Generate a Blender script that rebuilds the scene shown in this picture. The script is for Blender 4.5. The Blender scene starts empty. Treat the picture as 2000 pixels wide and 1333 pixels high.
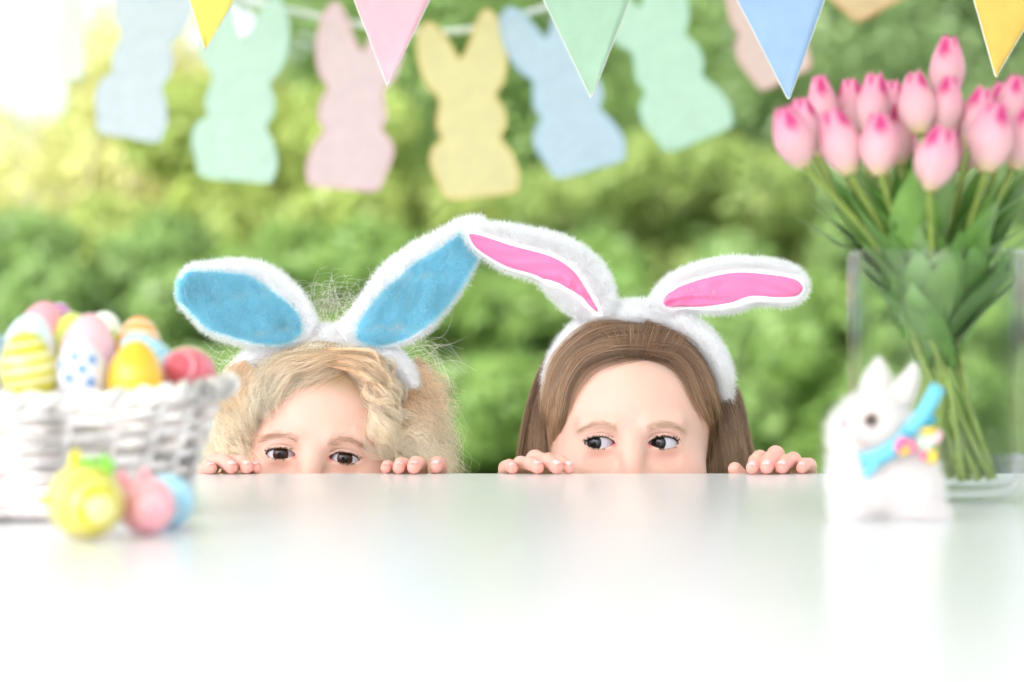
import bpy, math, random
import numpy as np
from mathutils import Vector
sc = bpy.context.scene
rng = np.random.default_rng(7)
random.seed(7)
# ------------------------------------------------------------------ camera
F = 4722.0            # focal length in photo pixels (85 mm on 36 mm)
TZ = 0.75             # table top height
EDGE_D = 1.85
CZ = TZ + (925 - 666.5) / F * EDGE_D
cam_d = bpy.data.cameras.new('camera'); cam = bpy.data.objects.new('camera', cam_d)
sc.collection.objects.link(cam); sc.camera = cam
cam.location = (0, -EDGE_D, CZ); cam.rotation_euler = (math.radians(90), 0, 0)
cam_d.lens = 85; cam_d.sensor_width = 36; cam_d.clip_start = 0.05; cam_d.clip_end = 500
cam_d.dof.use_dof = True; cam_d.dof.focus_distance = 1.90; cam_d.dof.aperture_fstop = 4.3
cam_d.dof.aperture_blades = 0
# ------------------------------------------------------------------ light
SUN_EL, SUN_AZ = 38.0, -148.0       # azimuth from +Y (away from camera), negative = left
w = bpy.data.worlds.new('World'); sc.world = w; w.use_nodes = True
nt = w.node_tree; nt.nodes.clear()
out = nt.nodes.new('ShaderNodeOutputWorld'); bg = nt.nodes.new('ShaderNodeBackground')
sky = nt.nodes.new('ShaderNodeTexSky'); sky.sky_type = 'NISHITA'; sky.sun_disc = False
sky.sun_elevation = math.radians(SUN_EL); sky.sun_rotation = math.radians(SUN_AZ)
sky.air_density = 1.0; sky.dust_density = 4.0
hs = nt.nodes.new('ShaderNodeHueSaturation'); hs.inputs['Saturation'].default_value = 0.22
nt.links.new(sky.outputs[0], hs.inputs['Color']); nt.links.new(hs.outputs[0], bg.inputs['Color'])
bg.inputs['Strength'].default_value = 0.15
nt.links.new(bg.outputs[0], out.inputs['Surface'])
sd = bpy.data.lights.new('sun', 'SUN'); sun = bpy.data.objects.new('sun', sd); sc.collection.objects.link(sun)
sd.energy = 2.8; sd.angle = math.radians(24); sd.color = (1.0, 0.95, 0.86)
az, el = math.radians(SUN_AZ), math.radians(SUN_EL)
sun_dir = Vector((math.sin(az) * math.cos(el), math.cos(az) * math.cos(el), math.sin(el)))
sun.rotation_euler = sun_dir.to_track_quat('Z', 'Y').to_euler(); sun.location = (-2, 4, 6)
vs = sc.view_settings
sc.display_settings.display_device = 'sRGB'
vs.view_transform = 'Standard'; vs.look = 'None'; vs.gamma = 1; vs.use_curve_mapping = False
vs.exposure = 1.66
vs.use_white_balance = True; vs.white_balance_temperature = 6050; vs.white_balance_tint = 18.5
sc.cycles.use_denoising = True
sc.cycles.max_bounces = 10; sc.cycles.transparent_max_bounces = 24
sc.cycles.sample_clamp_indirect = 6
# ------------------------------------------------------------------ helpers
def P(px, py, d):
    return np.array([(px - 1000) / F * d, d - EDGE_D, CZ - (py - 666.5) / F * d])
def lin(*c):
    if len(c) == 1: c = c[0]
    v = [(x / 255.0) for x in c]
    return tuple(x / 12.92 if x <= .04045 else ((x + .055) / 1.055) ** 2.4 for x in v)
MATS = {}
def mat(name, color=(.8, .8, .8), rough=.6, noise=0.0, nscale=30, bump=0.0, bscale=200, attr=None, sub=0.0, subr=(1, .4, .25), subs=.004,
        transl=0.0, tcol=None, spec=.5, metal=0, coat=0, sheen=0, island=0.0, wave=False):
    if name in MATS: return MATS[name]
    m = bpy.data.materials.new(name); m.use_nodes = True; MATS[name] = m
    t = m.node_tree; N = t.nodes; L = t.links
    b = N['Principled BSDF']; o = N['Material Output']
    b.inputs['Roughness'].default_value = rough; b.inputs['Metallic'].default_value = metal
    b.inputs['Specular IOR Level'].default_value = spec
    b.inputs['Coat Weight'].default_value = coat; b.inputs['Sheen Weight'].default_value = sheen
    if sub:
        b.inputs['Subsurface Weight'].default_value = sub; b.inputs['Subsurface Radius'].default_value = subr
        b.inputs['Subsurface Scale'].default_value = subs
    tc = N.new('ShaderNodeTexCoord')
    if attr:
        a = N.new('ShaderNodeAttribute'); a.attribute_name = attr; col = a.outputs['Color']
    else:
        a = N.new('ShaderNodeRGB'); a.outputs[0].default_value = (*color, 1); col = a.outputs[0]
    if noise:
        n = N.new('ShaderNodeTexNoise'); n.inputs['Scale'].default_value = nscale; n.inputs['Detail'].default_value = 4
        L.new(tc.outputs['Object'], n.inputs['Vector'])
        mr = N.new('ShaderNodeMapRange'); mr.inputs[3].default_value = 1 - noise; mr.inputs[4].default_value = 1 + noise * .6
        mr.inputs[1].default_value = .3; mr.inputs[2].default_value = .7
        L.new(n.outputs['Fac'], mr.inputs[0])
        h = N.new('ShaderNodeHueSaturation'); L.new(col, h.inputs['Color']); L.new(mr.outputs[0], h.inputs['Value']); col = h.outputs[0]
    if island:
        g = N.new('ShaderNodeNewGeometry'); mr = N.new('ShaderNodeMapRange')
        mr.inputs[3].default_value = 1 - island; mr.inputs[4].default_value = 1 + island
        L.new(g.outputs['Random Per Island'], mr.inputs[0])
        h = N.new('ShaderNodeHueSaturation'); L.new(col, h.inputs['Color']); L.new(mr.outputs[0], h.inputs['Value'])
        mr2 = N.new('ShaderNodeMapRange'); mr2.inputs[3].default_value = .5 - .05 * island; mr2.inputs[4].default_value = .5 + .05 * island
        mm = N.new('ShaderNodeMath'); mm.operation = 'FRACT'; m3 = N.new('ShaderNodeMath'); m3.operation = 'MULTIPLY'; m3.inputs[1].default_value = 7.31
        L.new(g.outputs['Random Per Island'], m3.inputs[0]); L.new(m3.outputs[0], mm.inputs[0]); L.new(mm.outputs[0], mr2.inputs[0])
        L.new(mr2.outputs[0], h.inputs['Hue']); col = h.outputs[0]
    L.new(col, b.inputs['Base Color'])
    if bump:
        n = N.new('ShaderNodeTexNoise'); n.inputs['Scale'].default_value = bscale; n.inputs['Detail'].default_value = 3
        L.new(tc.outputs['Object'], n.inputs['Vector'])
        bp = N.new('ShaderNodeBump'); bp.inputs['Strength'].default_value = bump; bp.inputs['Distance'].default_value = .002
        L.new(n.outputs['Fac'], bp.inputs['Height']); L.new(bp.outputs[0], b.inputs['Normal'])
    if transl:
        tr = N.new('ShaderNodeBsdfTranslucent'); mx = N.new('ShaderNodeMixShader'); mx.inputs[0].default_value = transl
        if tcol:
            tr.inputs['Color'].default_value = (*tcol, 1)
        else:
            L.new(col, tr.inputs['Color'])
        L.new(b.outputs[0], mx.inputs[1]); L.new(tr.outputs[0], mx.inputs[2]); L.new(mx.outputs[0], o.inputs['Surface'])
    return m

ROOTLOC = {}
def tag(o, label=None, cat=None, group=None, kind=None):
    if label: o['label'] = label
    if cat: o['category'] = cat
    if group: o['group'] = group
    if kind: o['kind'] = kind
    return o
def empty(name, loc, label, cat, group=None):
    o = bpy.data.objects.new(name, None); sc.collection.objects.link(o); o.location = loc
    o.empty_display_size = .02
    ROOTLOC[o.name] = np.array(loc, float)
    return tag(o, label, cat, group)
def obj(name, V, Fc, m, parent=None, smooth=True, col=None, loc=None):
    """one mesh object from world coordinates; the parent chain's base is subtracted"""
    V = np.asarray(V, float)
    off = np.zeros(3)
    if parent is not None: off = ROOTLOC[parent.name]
    elif loc is not None: off = np.array(loc, float)
    me = bpy.data.meshes.new(name)
    if isinstance(Fc, np.ndarray):
        k = Fc.shape[1]; n = len(Fc)
        me.vertices.add(len(V)); me.vertices.foreach_set('co', (V - off).astype(np.float32).ravel())
        me.loops.add(n * k); me.loops.foreach_set('vertex_index', Fc.astype(np.int32).ravel())
        me.polygons.add(n); me.polygons.foreach_set('loop_start', np.arange(0, n * k, k, dtype=np.int32))
        me.update(calc_edges=True); me.validate()
    else:
        me.from_pydata((V - off).tolist(), [], Fc); me.update()
    if smooth: me.polygons.foreach_set('use_smooth', np.ones(len(me.polygons), bool))
    if col is not None:
        ca = me.color_attributes.new('Col', 'FLOAT_COLOR', 'POINT')
        c4 = np.ones((len(V), 4), np.float32); c4[:, :3] = col; ca.data.foreach_set('color', c4.ravel())
    if m is not None: me.materials.append(m)
    o = bpy.data.objects.new(name, me); sc.collection.objects.link(o)
    if parent is not None:
        o.parent = parent; ROOTLOC[o.name] = off
    else:
        o.location = off; ROOTLOC[o.name] = off
    return o
def hairs(name, S, m, parent, r0=.00006, r1=.00003, tint=None):
    """S: (n, k, 3) world strand points -> one Curves object"""
    S = np.asarray(S, np.float32); n, k = S.shape[:2]
    off = ROOTLOC[parent.name]
    c = bpy.data.hair_curves.new(name); c.add_curves([k] * n)
    c.points.foreach_set('position', (S - off.astype(np.float32)).ravel())
    a = c.attributes.get('radius') or c.attributes.new('radius', 'FLOAT', 'POINT')
    a.data.foreach_set('value', np.tile(np.linspace(r0, r1, k), n).astype(np.float32))
    ta = c.attributes.new('tint', 'FLOAT', 'POINT'); ta.data.foreach_set('value', np.repeat(np.ones(n) if tint is None else tint, k).astype(np.float32))
    c.materials.append(m)
    o = bpy.data.objects.new(name, c); sc.collection.objects.link(o); o.parent = parent; ROOTLOC[o.name] = off
    return o
def merge(parts):
    V, Q, n = [], [], 0
    for v, f in parts:
        V.append(np.asarray(v, float)); Q += [tuple(int(i) + n for i in q) for q in f]; n += len(v)
    return np.concatenate(V), Q
def tube(pts, r, seg=8, closed=False, cap=True, flat=None):
    """swept tube; r scalar or list; flat: (a,b) multiplies the two section axes"""
    pts = np.asarray(pts, float); n = len(pts)
    r = np.full(n, r) if np.isscalar(r) else np.asarray(r, float)
    T = np.roll(pts, -1, 0) - np.roll(pts, 1, 0) if closed else np.gradient(pts, axis=0)
    T /= np.linalg.norm(T, axis=1)[:, None] + 1e-12
    up = np.array([0, 0, 1.]) if abs(T[0][2]) < .9 else np.array([1., 0, 0])
    V = []
    A = np.cross(T[0], up); A /= np.linalg.norm(A)
    for i in range(n):
        A = A - T[i] * A.dot(T[i]); A /= np.linalg.norm(A) + 1e-12
        B = np.cross(T[i], A)
        for k in range(seg):
            a = 2 * math.pi * k / seg
            fa, fb = flat if flat else (1, 1)
            V.append(pts[i] + r[i] * (A * math.cos(a) * fa + B * math.sin(a) * fb))
    Q = []
    for i in range(n if closed else n - 1):
        j = (i + 1) % n
        for k in range(seg):
            k2 = (k + 1) % seg
            Q.append((i * seg + k, j * seg + k, j * seg + k2, i * seg + k2))
    if cap and not closed:
        Q.append(tuple(range(seg))); Q.append(tuple((n - 1) * seg + k for k in reversed(range(seg))))
    return np.array(V), Q
def spline(pts, n):
    """Catmull-Rom resample to n points"""
    p = np.asarray(pts, float)
    p = np.vstack([2 * p[0] - p[1], p, 2 * p[-1] - p[-2]])
    m = len(p) - 3; t = np.linspace(0, m - 1e-9, n); i = t.astype(int); f = (t - i)[:, None]
    a, b, c, d = p[i], p[i + 1], p[i + 2], p[i + 3]
    return .5 * ((2 * b) + (-a + c) * f + (2 * a - 5 * b + 4 * c - d) * f ** 2 + (-a + 3 * b - 3 * c + d) * f ** 3)
def grid_faces(n, m, closed=False):
    Q = []
    for i in range(n - 1):
        for j in range(m if closed else m - 1):
            j2 = (j + 1) % m
            Q.append((i * m + j, i * m + j2, (i + 1) * m + j2, (i + 1) * m + j))
    return Q
def uvsphere(c, r, seg=24, rings=14, R=None):
    V = []
    for i in range(rings + 1):
        a = math.pi * i / rings
        for k in range(seg):
            b = 2 * math.pi * k / seg
            V.append((math.sin(a) * math.cos(b), math.sin(a) * math.sin(b), math.cos(a)))
    V = np.array(V) * np.asarray(r)
    if R is not None: V = V @ np.asarray(R).T
    return V + np.asarray(c), grid_faces(rings + 1, seg, True)
def box(c, s):
    c = np.array(c, float); s = np.array(s, float) / 2
    V = [c + s * np.array(k) for k in ((-1, -1, -1), (1, -1, -1), (1, 1, -1), (-1, 1, -1), (-1, -1, 1), (1, -1, 1), (1, 1, 1), (-1, 1, 1))]
    return np.array(V), [(3, 2, 1, 0), (4, 5, 6, 7), (0, 1, 5, 4), (1, 2, 6, 5), (2, 3, 7, 6), (3, 0, 4, 7)]
def bevel(o, wd, seg=3):
    m = o.modifiers.new('bevel', 'BEVEL'); m.width = wd; m.segments = seg; m.limit_method = 'ANGLE'
def rotm(axis, deg):
    a = math.radians(deg); c, s = math.cos(a), math.sin(a)
    return np.array({'x': [[1, 0, 0], [0, c, -s], [0, s, c]], 'y': [[c, 0, s], [0, 1, 0], [-s, 0, c]], 'z': [[c, -s, 0], [s, c, 0], [0, 0, 1]]}[axis])
def orient(V, Q):
    """flip the faces when the closed mesh is inside out"""
    c = 0.0
    for f in Q:
        a = V[f[0]]
        for k in range(1, len(f) - 1): c += np.dot(a, np.cross(V[f[k]], V[f[k + 1]]))
    return V, (Q if c > 0 else [tuple(reversed(f)) for f in Q])
# ---- signed distance modelling
def smin(a, b, k):
    h = np.clip(.5 + .5 * (b - a) / k, 0, 1); return b + (a - b) * h - k * h * (1 - h)
def smax(a, b, k): return -smin(-a, -b, k)
def sd_ell(X, Y, Z, c, r, R=None):
    x, y, z = X - c[0], Y - c[1], Z - c[2]
    if R is not None:
        R = np.asarray(R, np.float32).T
        x, y, z = R[0, 0] * x + R[0, 1] * y + R[0, 2] * z, R[1, 0] * x + R[1, 1] * y + R[1, 2] * z, R[2, 0] * x + R[2, 1] * y + R[2, 2] * z
    k0 = np.sqrt((x / r[0]) ** 2 + (y / r[1]) ** 2 + (z / r[2]) ** 2)
    k1 = np.sqrt((x / r[0] ** 2) ** 2 + (y / r[1] ** 2) ** 2 + (z / r[2] ** 2) ** 2) + 1e-6
    return k0 * (k0 - 1) / k1
def sd_cap(X, Y, Z, a, b, ra, rb):
    a = np.asarray(a, float); b = np.asarray(b, float); d = b - a; l2 = float(d.dot(d)) + 1e-12
    t = np.clip(((X - a[0]) * d[0] + (Y - a[1]) * d[1] + (Z - a[2]) * d[2]) / l2, 0, 1)
    return np.sqrt((X - a[0] - t * d[0]) ** 2 + (Y - a[1] - t * d[1]) ** 2 + (Z - a[2] - t * d[2]) ** 2) - (ra + (rb - ra) * t)
def nets(f, lo, hi, h):
    """surface nets of f<0 inside the box -> vertices, quads"""
    lo = np.asarray(lo, float); hi = np.asarray(hi, float)
    n = np.ceil((hi - lo) / h).astype(int) + 1
    ax = [(lo[i] + h * np.arange(n[i])).astype(np.float32) for i in range(3)]
    vals = np.empty(n, np.float32); step = max(1, int(2e6 // (n[1] * n[2])))
    for i in range(0, n[0], step):
        X, Y, Z = np.meshgrid(ax[0][i:i + step], ax[1], ax[2], indexing='ij'); vals[i:i + step] = f(X, Y, Z)
    s = vals < 0
    c = [(i, j, k) for i in (0, 1) for j in (0, 1) for k in (0, 1)]
    sl = lambda o: tuple(slice(o[a], n[a] - 1 + o[a]) for a in range(3))
    cnt = sum(s[sl(o)].astype(np.int8) for o in c)
    act = (cnt > 0) & (cnt < 8)
    idx = np.argwhere(act); ids = -np.ones(act.shape, np.int64); ids[act] = np.arange(len(idx))
    acc = np.zeros((len(idx), 3)); num = np.zeros(len(idx))
    cv = {o: vals[idx[:, 0] + o[0], idx[:, 1] + o[1], idx[:, 2] + o[2]] for o in c}
    for o in c:
        for a in range(3):
            if o[a] == 0:
                p = list(o); p[a] = 1; p = tuple(p); va, vb = cv[o], cv[p]
                mk = (va < 0) != (vb < 0); t = np.where(mk, va / np.where(mk, va - vb, 1), 0)
                q = np.tile(np.array(o, float), (len(idx), 1)); q[:, a] += t
                acc[mk] += q[mk]; num[mk] += 1
    V = lo + h * (idx + acc / num[:, None])
    Q = []
    for a in range(3):
        b, d = (a + 1) % 3, (a + 2) % 3
        s0 = [slice(1, n[i] - 1) for i in range(3)]; s0[a] = slice(0, n[a] - 1); s1 = list(s0); s1[a] = slice(1, n[a])
        A, B = s[tuple(s0)], s[tuple(s1)]
        e = np.argwhere(A != B); base = np.array([1, 1, 1]); base[a] = 0; e2 = e + base
        if not len(e2): continue
        fl = A[tuple(e.T)]
        eb, ed = np.zeros(3, int), np.zeros(3, int); eb[b] = 1; ed[d] = 1
        g = lambda q: ids[tuple(q.T)]
        q = np.stack([g(e2 - eb - ed), g(e2 - ed), g(e2), g(e2 - eb)], 1)
        q[~fl] = q[~fl][:, ::-1]; Q.append(q)
    return V, np.concatenate(Q)
def normals(f, V, h=.0006):
    V = V.astype(np.float32); X, Y, Z = V.T
    g = np.stack([f(X + h, Y, Z) - f(X - h, Y, Z), f(X, Y + h, Z) - f(X, Y - h, Z), f(X, Y, Z + h) - f(X, Y, Z - h)], 1)
    return g / (np.linalg.norm(g, axis=1)[:, None] + 1e-9)
def project(f, V, it=2):
    V = V.copy()
    for _ in range(it):
        n = normals(f, V); d = f(*V.astype(np.float32).T); V -= n * np.clip(d, -.002, .002)[:, None] * .8
    return V
def sample_surface(V, Fc, n, keep=None):
    """random points and normals on a mesh of quads/tris"""
    V = np.asarray(V); tr = []
    if isinstance(Fc, np.ndarray): tr = np.concatenate([Fc[:, [0, 1, 2]], Fc[:, [0, 2, 3]]]) if Fc.shape[1] == 4 else Fc
    else:
        for f in Fc:
            for k in range(1, len(f) - 1): tr.append((f[0], f[k], f[k + 1]))
        tr = np.array(tr)
    a, b, c = V[tr[:, 0]], V[tr[:, 1]], V[tr[:, 2]]
    nn = np.cross(b - a, c - a); ar = np.linalg.norm(nn, axis=1)
    if keep is not None: ar = ar * keep((a + b + c) / 3)
    i = rng.choice(len(tr), n, p=ar / ar.sum())
    u, v = rng.random(n), rng.random(n); sw = u + v > 1; u[sw], v[sw] = 1 - u[sw], 1 - v[sw]
    p = a[i] + (b[i] - a[i]) * u[:, None] + (c[i] - a[i]) * v[:, None]
    return p, nn[i] / (np.linalg.norm(nn[i], axis=1)[:, None] + 1e-12)
def fur(p, n, length, flow=(0, 0, 0), rnd=.45, k=4, clump=0):
    N = len(p); L = length * (0.6 + .7 * rng.random((N, 1)))
    d = n + np.asarray(flow) + rnd * rng.normal(size=(N, 3)); d /= np.linalg.norm(d, axis=1)[:, None]
    bend = rnd * .9 * rng.normal(size=(N, 3)) + np.array([0, 0, -.15])
    t = np.linspace(0, 1, k)[None, :, None]
    return p[:, None] + L[:, None] * (d[:, None] * t + bend[:, None] * .5 * t ** 2)
# ------------------------------------------------------------------ ground, table
def structure(name, V, Fc, m, **k): return tag(obj(name, V, Fc, m, **k), kind='structure')
m_lawn = mat('lawn', (.13, .22, .05), .9, noise=.5, nscale=3, bump=.6, bscale=60)
structure('lawn', [(-200, -60, 0), (200, -60, 0), (200, 300, 0), (-200, 300, 0)], [(0, 1, 2, 3)], m_lawn, smooth=False)
m_table = mat('white lacquer', (.81, .80, .815), .22, noise=.02, nscale=4, spec=.36)
tb = empty('table', (0, -.7, 0), 'glossy white table filling the foreground below the peeking children', 'table')
o = obj('table_top', *box((0, -.70, TZ - .015), (1.9, 1.40, .03)), m_table, tb, smooth=False); bevel(o, .002)
o = obj('apron', *box((0, -.70, TZ - .0715), (1.68, 1.16, .08)), m_table, tb, smooth=False); bevel(o, .002)
for sx in (-1, 1):
    for sy in (-1, 1):
        o = obj('leg', *box((sx * .87, -.70 + sy * .61, .36), (.06, .06, .719)), m_table, tb, smooth=False); bevel(o, .003)
# white cloth canopy out of view, put in to keep the sun off the children
cp = tag(bpy.data.objects.new('added_canopy', None), kind='structure'); sc.collection.objects.link(cp); cp.location = (-.2, -.75, 0); ROOTLOC['added_canopy'] = np.array([-.2, -.75, 0])
gx, gy = np.meshgrid(np.linspace(-2.3, 1.9, 15), np.linspace(-3.4, 1.9, 19))
zz = 2.35 + .22 * (1 - np.maximum(abs(gx + .2) / 2.1, abs(gy + .75) / 2.65)) + .01 * np.sin(gx * 5) * np.sin(gy * 4)
V = np.concatenate([np.stack([gx, gy, zz + k], -1).reshape(-1, 3) for k in (0, .003)]); n_ = 15 * 19
obj('added_canopy_cloth', V, [tuple(reversed(q)) for q in grid_faces(19, 15)] + [tuple(i + n_ for i in q) for q in grid_faces(19, 15)], mat('canopy cloth', (.85, .85, .84), .9, transl=.37), cp)
for px_ in (-2.28, 1.88):
    for py_ in (-3.38, 1.88):
        obj('added_canopy_post', *tube([(px_, py_, 0), (px_, py_, 2.36)], .025, 10), mat('white post', (.8, .8, .8), .5), cp)
# ------------------------------------------------------------------ trees and shrubs behind
def leaf_cloud(clumps, n, size, R):
    """n leaf faces (kite with a fold) spread through ellipsoid clumps"""
    cl = np.array(clumps, float); wgt = (cl[:, 3] * cl[:, 4] * cl[:, 5]) ** .67
    i = R.choice(len(cl), n, p=wgt / wgt.sum())
    d = R.normal(size=(n, 3)); d /= np.linalg.norm(d, axis=1)[:, None]
    rad = np.where(R.random(n) < .6, .8 + .25 * R.random(n), R.random(n) ** .4)
    c = cl[i, :3] + d * rad[:, None] * cl[i, 3:6]
    nn = d * .7 + R.normal(size=(n, 3)) * .6 + np.array([0, 0, .35]); nn /= np.linalg.norm(nn, axis=1)[:, None]
    a = np.cross(nn, R.normal(size=(n, 3))); a /= np.linalg.norm(a, axis=1)[:, None]
    b = np.cross(nn, a)
    s = size * (.6 + .8 * R.random(n))[:, None]
    V = np.stack([c - a * s, c + b * s * .45 + nn * s * .12, c + a * s, c - b * s * .45 + nn * s * .12], 1).reshape(-1, 3)
    V[:, 2] = np.maximum(V[:, 2], .01)
    Q = np.arange(4 * n).reshape(n, 4)
    return V, Q
m_bark = mat('bark', (.16, .13, .10), .9, noise=.4, nscale=20, bump=.5, bscale=40)
LEAF = {}
def leafmat(key, c, t):
    return mat('leaf ' + key, c, .45, island=.22, transl=t, spec=.4)
def tree(name, label, cat, x, y, h, rx, n, size, m, group, trunk_h, seed, low=0.02, ry=None):
    R = np.random.default_rng(seed)
    x, y, h, rx, trunk_h = x * 2.1, (y + EDGE_D) * 2.1 - EDGE_D, .85 + (h - .85) * 2.1, rx * 2.1, trunk_h * 1.6
    t = empty(name, (x, y, 0), label, cat, group)
    # trunk and limbs
    top = np.array([x + R.normal() * .1, y, trunk_h])
    pts = spline([(x, y, -.05), (x + R.normal() * .05, y, trunk_h * .5), top], 8)
    parts = [tube(pts, np.linspace(.035 + h * .018, .02 + h * .01, 8), 8)]
    cl = []
    for k in range(26):
        a = R.random() * 2 * math.pi; zz = h * (low + (1 - low) * (R.random() ** .8)); rr = rx * (.35 + .6 * R.random()) * math.sqrt(max(.15, 1 - ((zz / h - .45) / .6) ** 2))
        c = np.array([x + math.cos(a) * rr, y + math.sin(a) * (ry or rx) * .8 * rr / rx, zz])
        rad = (.24 + .16 * R.random()) * min(rx, h * .5)
        c[2] = min(c[2], h - rad * .6); cl.append((*c, rad, rad, rad * .8))
        if k < 9:
            parts.append(tube(spline([pts[-3], (pts[-1] + c) / 2 + R.normal(size=3) * .05, c], 5), np.linspace(.012 + h * .006, .004, 5), 5))
    cl.append((x, y, h * (low + .35), rx * .7, (ry or rx) * .7, h * .33))
    V, Q = merge(parts); obj('trunk' if cat == 'tree' else 'stem', V, Q, m_bark, t)
    V, Q = leaf_cloud(cl, int(n * 3.2), size * 1.25, R); obj('crown' if cat == 'tree' else 'foliage', V, Q, m, t, smooth=False)
    return t
YEL = leafmat('yellow green', (.52, .53, .18), .5); OLV = leafmat('olive yellow', (.31, .40, .09), .5); MID = leafmat('mid green', (.24, .37, .11), .58)
DRK = leafmat('dark green', (.21, .34, .08), .58); BLU = leafmat('grey green', (.23, .34, .13), .56)
LIM = leafmat('lime', (.30, .40, .11), .58)
g_b = 'blurred trees and shrubs behind the children'
tree('tree', 'pale yellow-green tree tinted like sun glow behind the basket at far left', 'tree', -1.75, 7.6, 2.12, 1.2, 4200, .05, YEL, g_b, 1.0, 1, low=.1)  # pale yellow leaf colour and thin crown imitate the warm flare at upper left
tree('shrub', 'yellow-green shrub behind the mint and pink paper bunnies', 'shrub', -.85, 6.9, 1.75, .8, 7000, .05, OLV, g_b, .5, 2)
tree('shrub', 'dark low shrub behind the blond child', 'shrub', -.55, 6.0, 1.22, .75, 5000, .05, DRK, g_b, .3, 3)
tree('tree', 'broad mid-green tree behind the yellow and blue paper bunnies', 'tree', .1, 8.6, 3.3, 1.3, 11000, .055, MID, g_b, 1.1, 4, low=.1)
tree('shrub', 'dark low shrub in the gap between the two children', 'shrub', .35, 6.2, 1.18, .7, 5000, .05, DRK, g_b, .3, 5)
tree('shrub', 'mid-green shrub with yellowish tips above the girl', 'shrub', .55, 7.2, 1.6, .75, 7000, .05, LIM, g_b, .5, 6)
tree('tree', 'grey-green tree behind the tulips at right', 'tree', 1.75, 8.4, 3.4, 1.1, 10000, .055, BLU, g_b, 1.2, 7, low=.1)
tree('shrub', 'green shrub behind the glass vase', 'shrub', 1.45, 6.6, 1.3, .85, 6000, .05, MID, g_b, .4, 8)
tree('shrub', 'dark shrub behind the basket of eggs', 'shrub', -1.6, 6.2, 1.25, .8, 6000, .05, MID, g_b, .4, 9)
for i, (x, y, h, lab) in enumerate(((-.95, 5.3, 1.02, 'low green bush behind the basket rim'), (-.12, 5.2, 1.0, 'low green bush in the gap between the children'), (.55, 5.4, 1.0, 'low green bush behind the girl'), (1.2, 5.2, 1.02, 'low green bush behind the rabbit and vase'))):
    tree('shrub', lab, 'shrub', x, y, h, .62, 5200, .05, DRK if i % 2 else MID, g_b, .2, 40 + i, low=.0)
tree('tree', 'dark tall tree outside the right edge of the view', 'tree', 3.6, 8.2, 3.4, 1.3, 9000, .06, DRK, g_b, 1.2, 10, low=.1)
tree('tree', 'tall tree outside the left edge of the view', 'tree', -4.2, 8.0, 2.6, 1.3, 9000, .06, MID, g_b, 1.1, 11, low=.1)
for i, (x, y, h, rx, m, lab) in enumerate(((-5.9, 14, 2.2, 2.0, LIM, 'far tree at the left end of the tree row'), (.9, 14.5, 5.2, 2.4, MID, 'far tall tree in the middle of the tree row'),
                                   (4.2, 14, 5.2, 2.4, BLU, 'far tall tree at the right end of the tree row'), (-2.0, 15.5, 2.8, 1.5, LIM, 'far low tree behind the pale yellow-green tree'))):
    tree('tree', lab, 'tree', x, y, h, rx, 9000, .09, m, 'far tree row', 1.5, 20 + i, low=.08)
# ------------------------------------------------------------------ bunting and paper bunnies
def fabric(name, c, **k): return mat('felt ' + name, lin(c), .85, noise=.05, nscale=60, bump=.25, bscale=900, sheen=.2, **k)
def plate(outline, d, th, bulge=0.0):
    """closed 2D outline in pixels -> plate of real thickness with rounded edge at depth d"""
    p = spline(list(outline) + [outline[0]], len(outline) * 4 + 1)[:-1] if len(outline) > 4 else np.asarray(outline, float)
    n = len(p); c = p.mean(0)
    V = []
    for dz, sh in ((-.5, .985), (-.25, 1.0), (.25, 1.0), (.5, .985)):
        for q in p:
            e = c + (q - c) * sh; w_ = P(e[0], e[1], d); V.append(w_ + np.array([0, dz * th, 0]))
    Q = []
    for i in range(3):
        for k in range(n): Q.append((i * n + k, i * n + (k + 1) % n, (i + 1) * n + (k + 1) % n, (i + 1) * n + k))
    Q.append(tuple(reversed(range(n)))); Q.append(tuple(3 * n + k for k in range(n)))
    return np.array(V), Q, np.array([P(q[0], q[1], d) for q in p])
D_FLAG, D_BUN = 2.05, 3.5
def cord_y(x, pts): return np.interp(x, [a for a, b in pts], [b for a, b in pts])
FC = [(-300, -120), (400, -95), (757, -88), (1155, -82), (1540, -85), (1945, -95), (2400, -120)]
flag_specs = [(400, 97, -8, (251, 236, 120), 'light yellow pennant with its tip above the mint paper bunny'),
              (757, 168, -3, (250, 200, 214), 'pink pennant hanging before the pink paper bunny'),
              (1155, 192, 3, (186, 218, 194), 'sage green pennant overlapping the blue paper bunny'),
              (1540, 195, 5, (176, 205, 242), 'sky blue pennant beside the tulips'),
              (1945, 152, -9, (252, 214, 110), 'golden yellow pennant above the tulips')]
m_trim = mat('white stitching', lin(240, 236, 232), .8)
m_cord = mat('white cotton cord', (.85, .85, .85), .9, bump=.5, bscale=800)
bc = tag(obj('bunting_cord', *tube([P(x, cord_y(x, FC), D_FLAG) for x in range(-300, 2401, 60)], .0018, 8), m_cord), 'thin white cord above the frame carrying the fabric pennants', 'cord')
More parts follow.
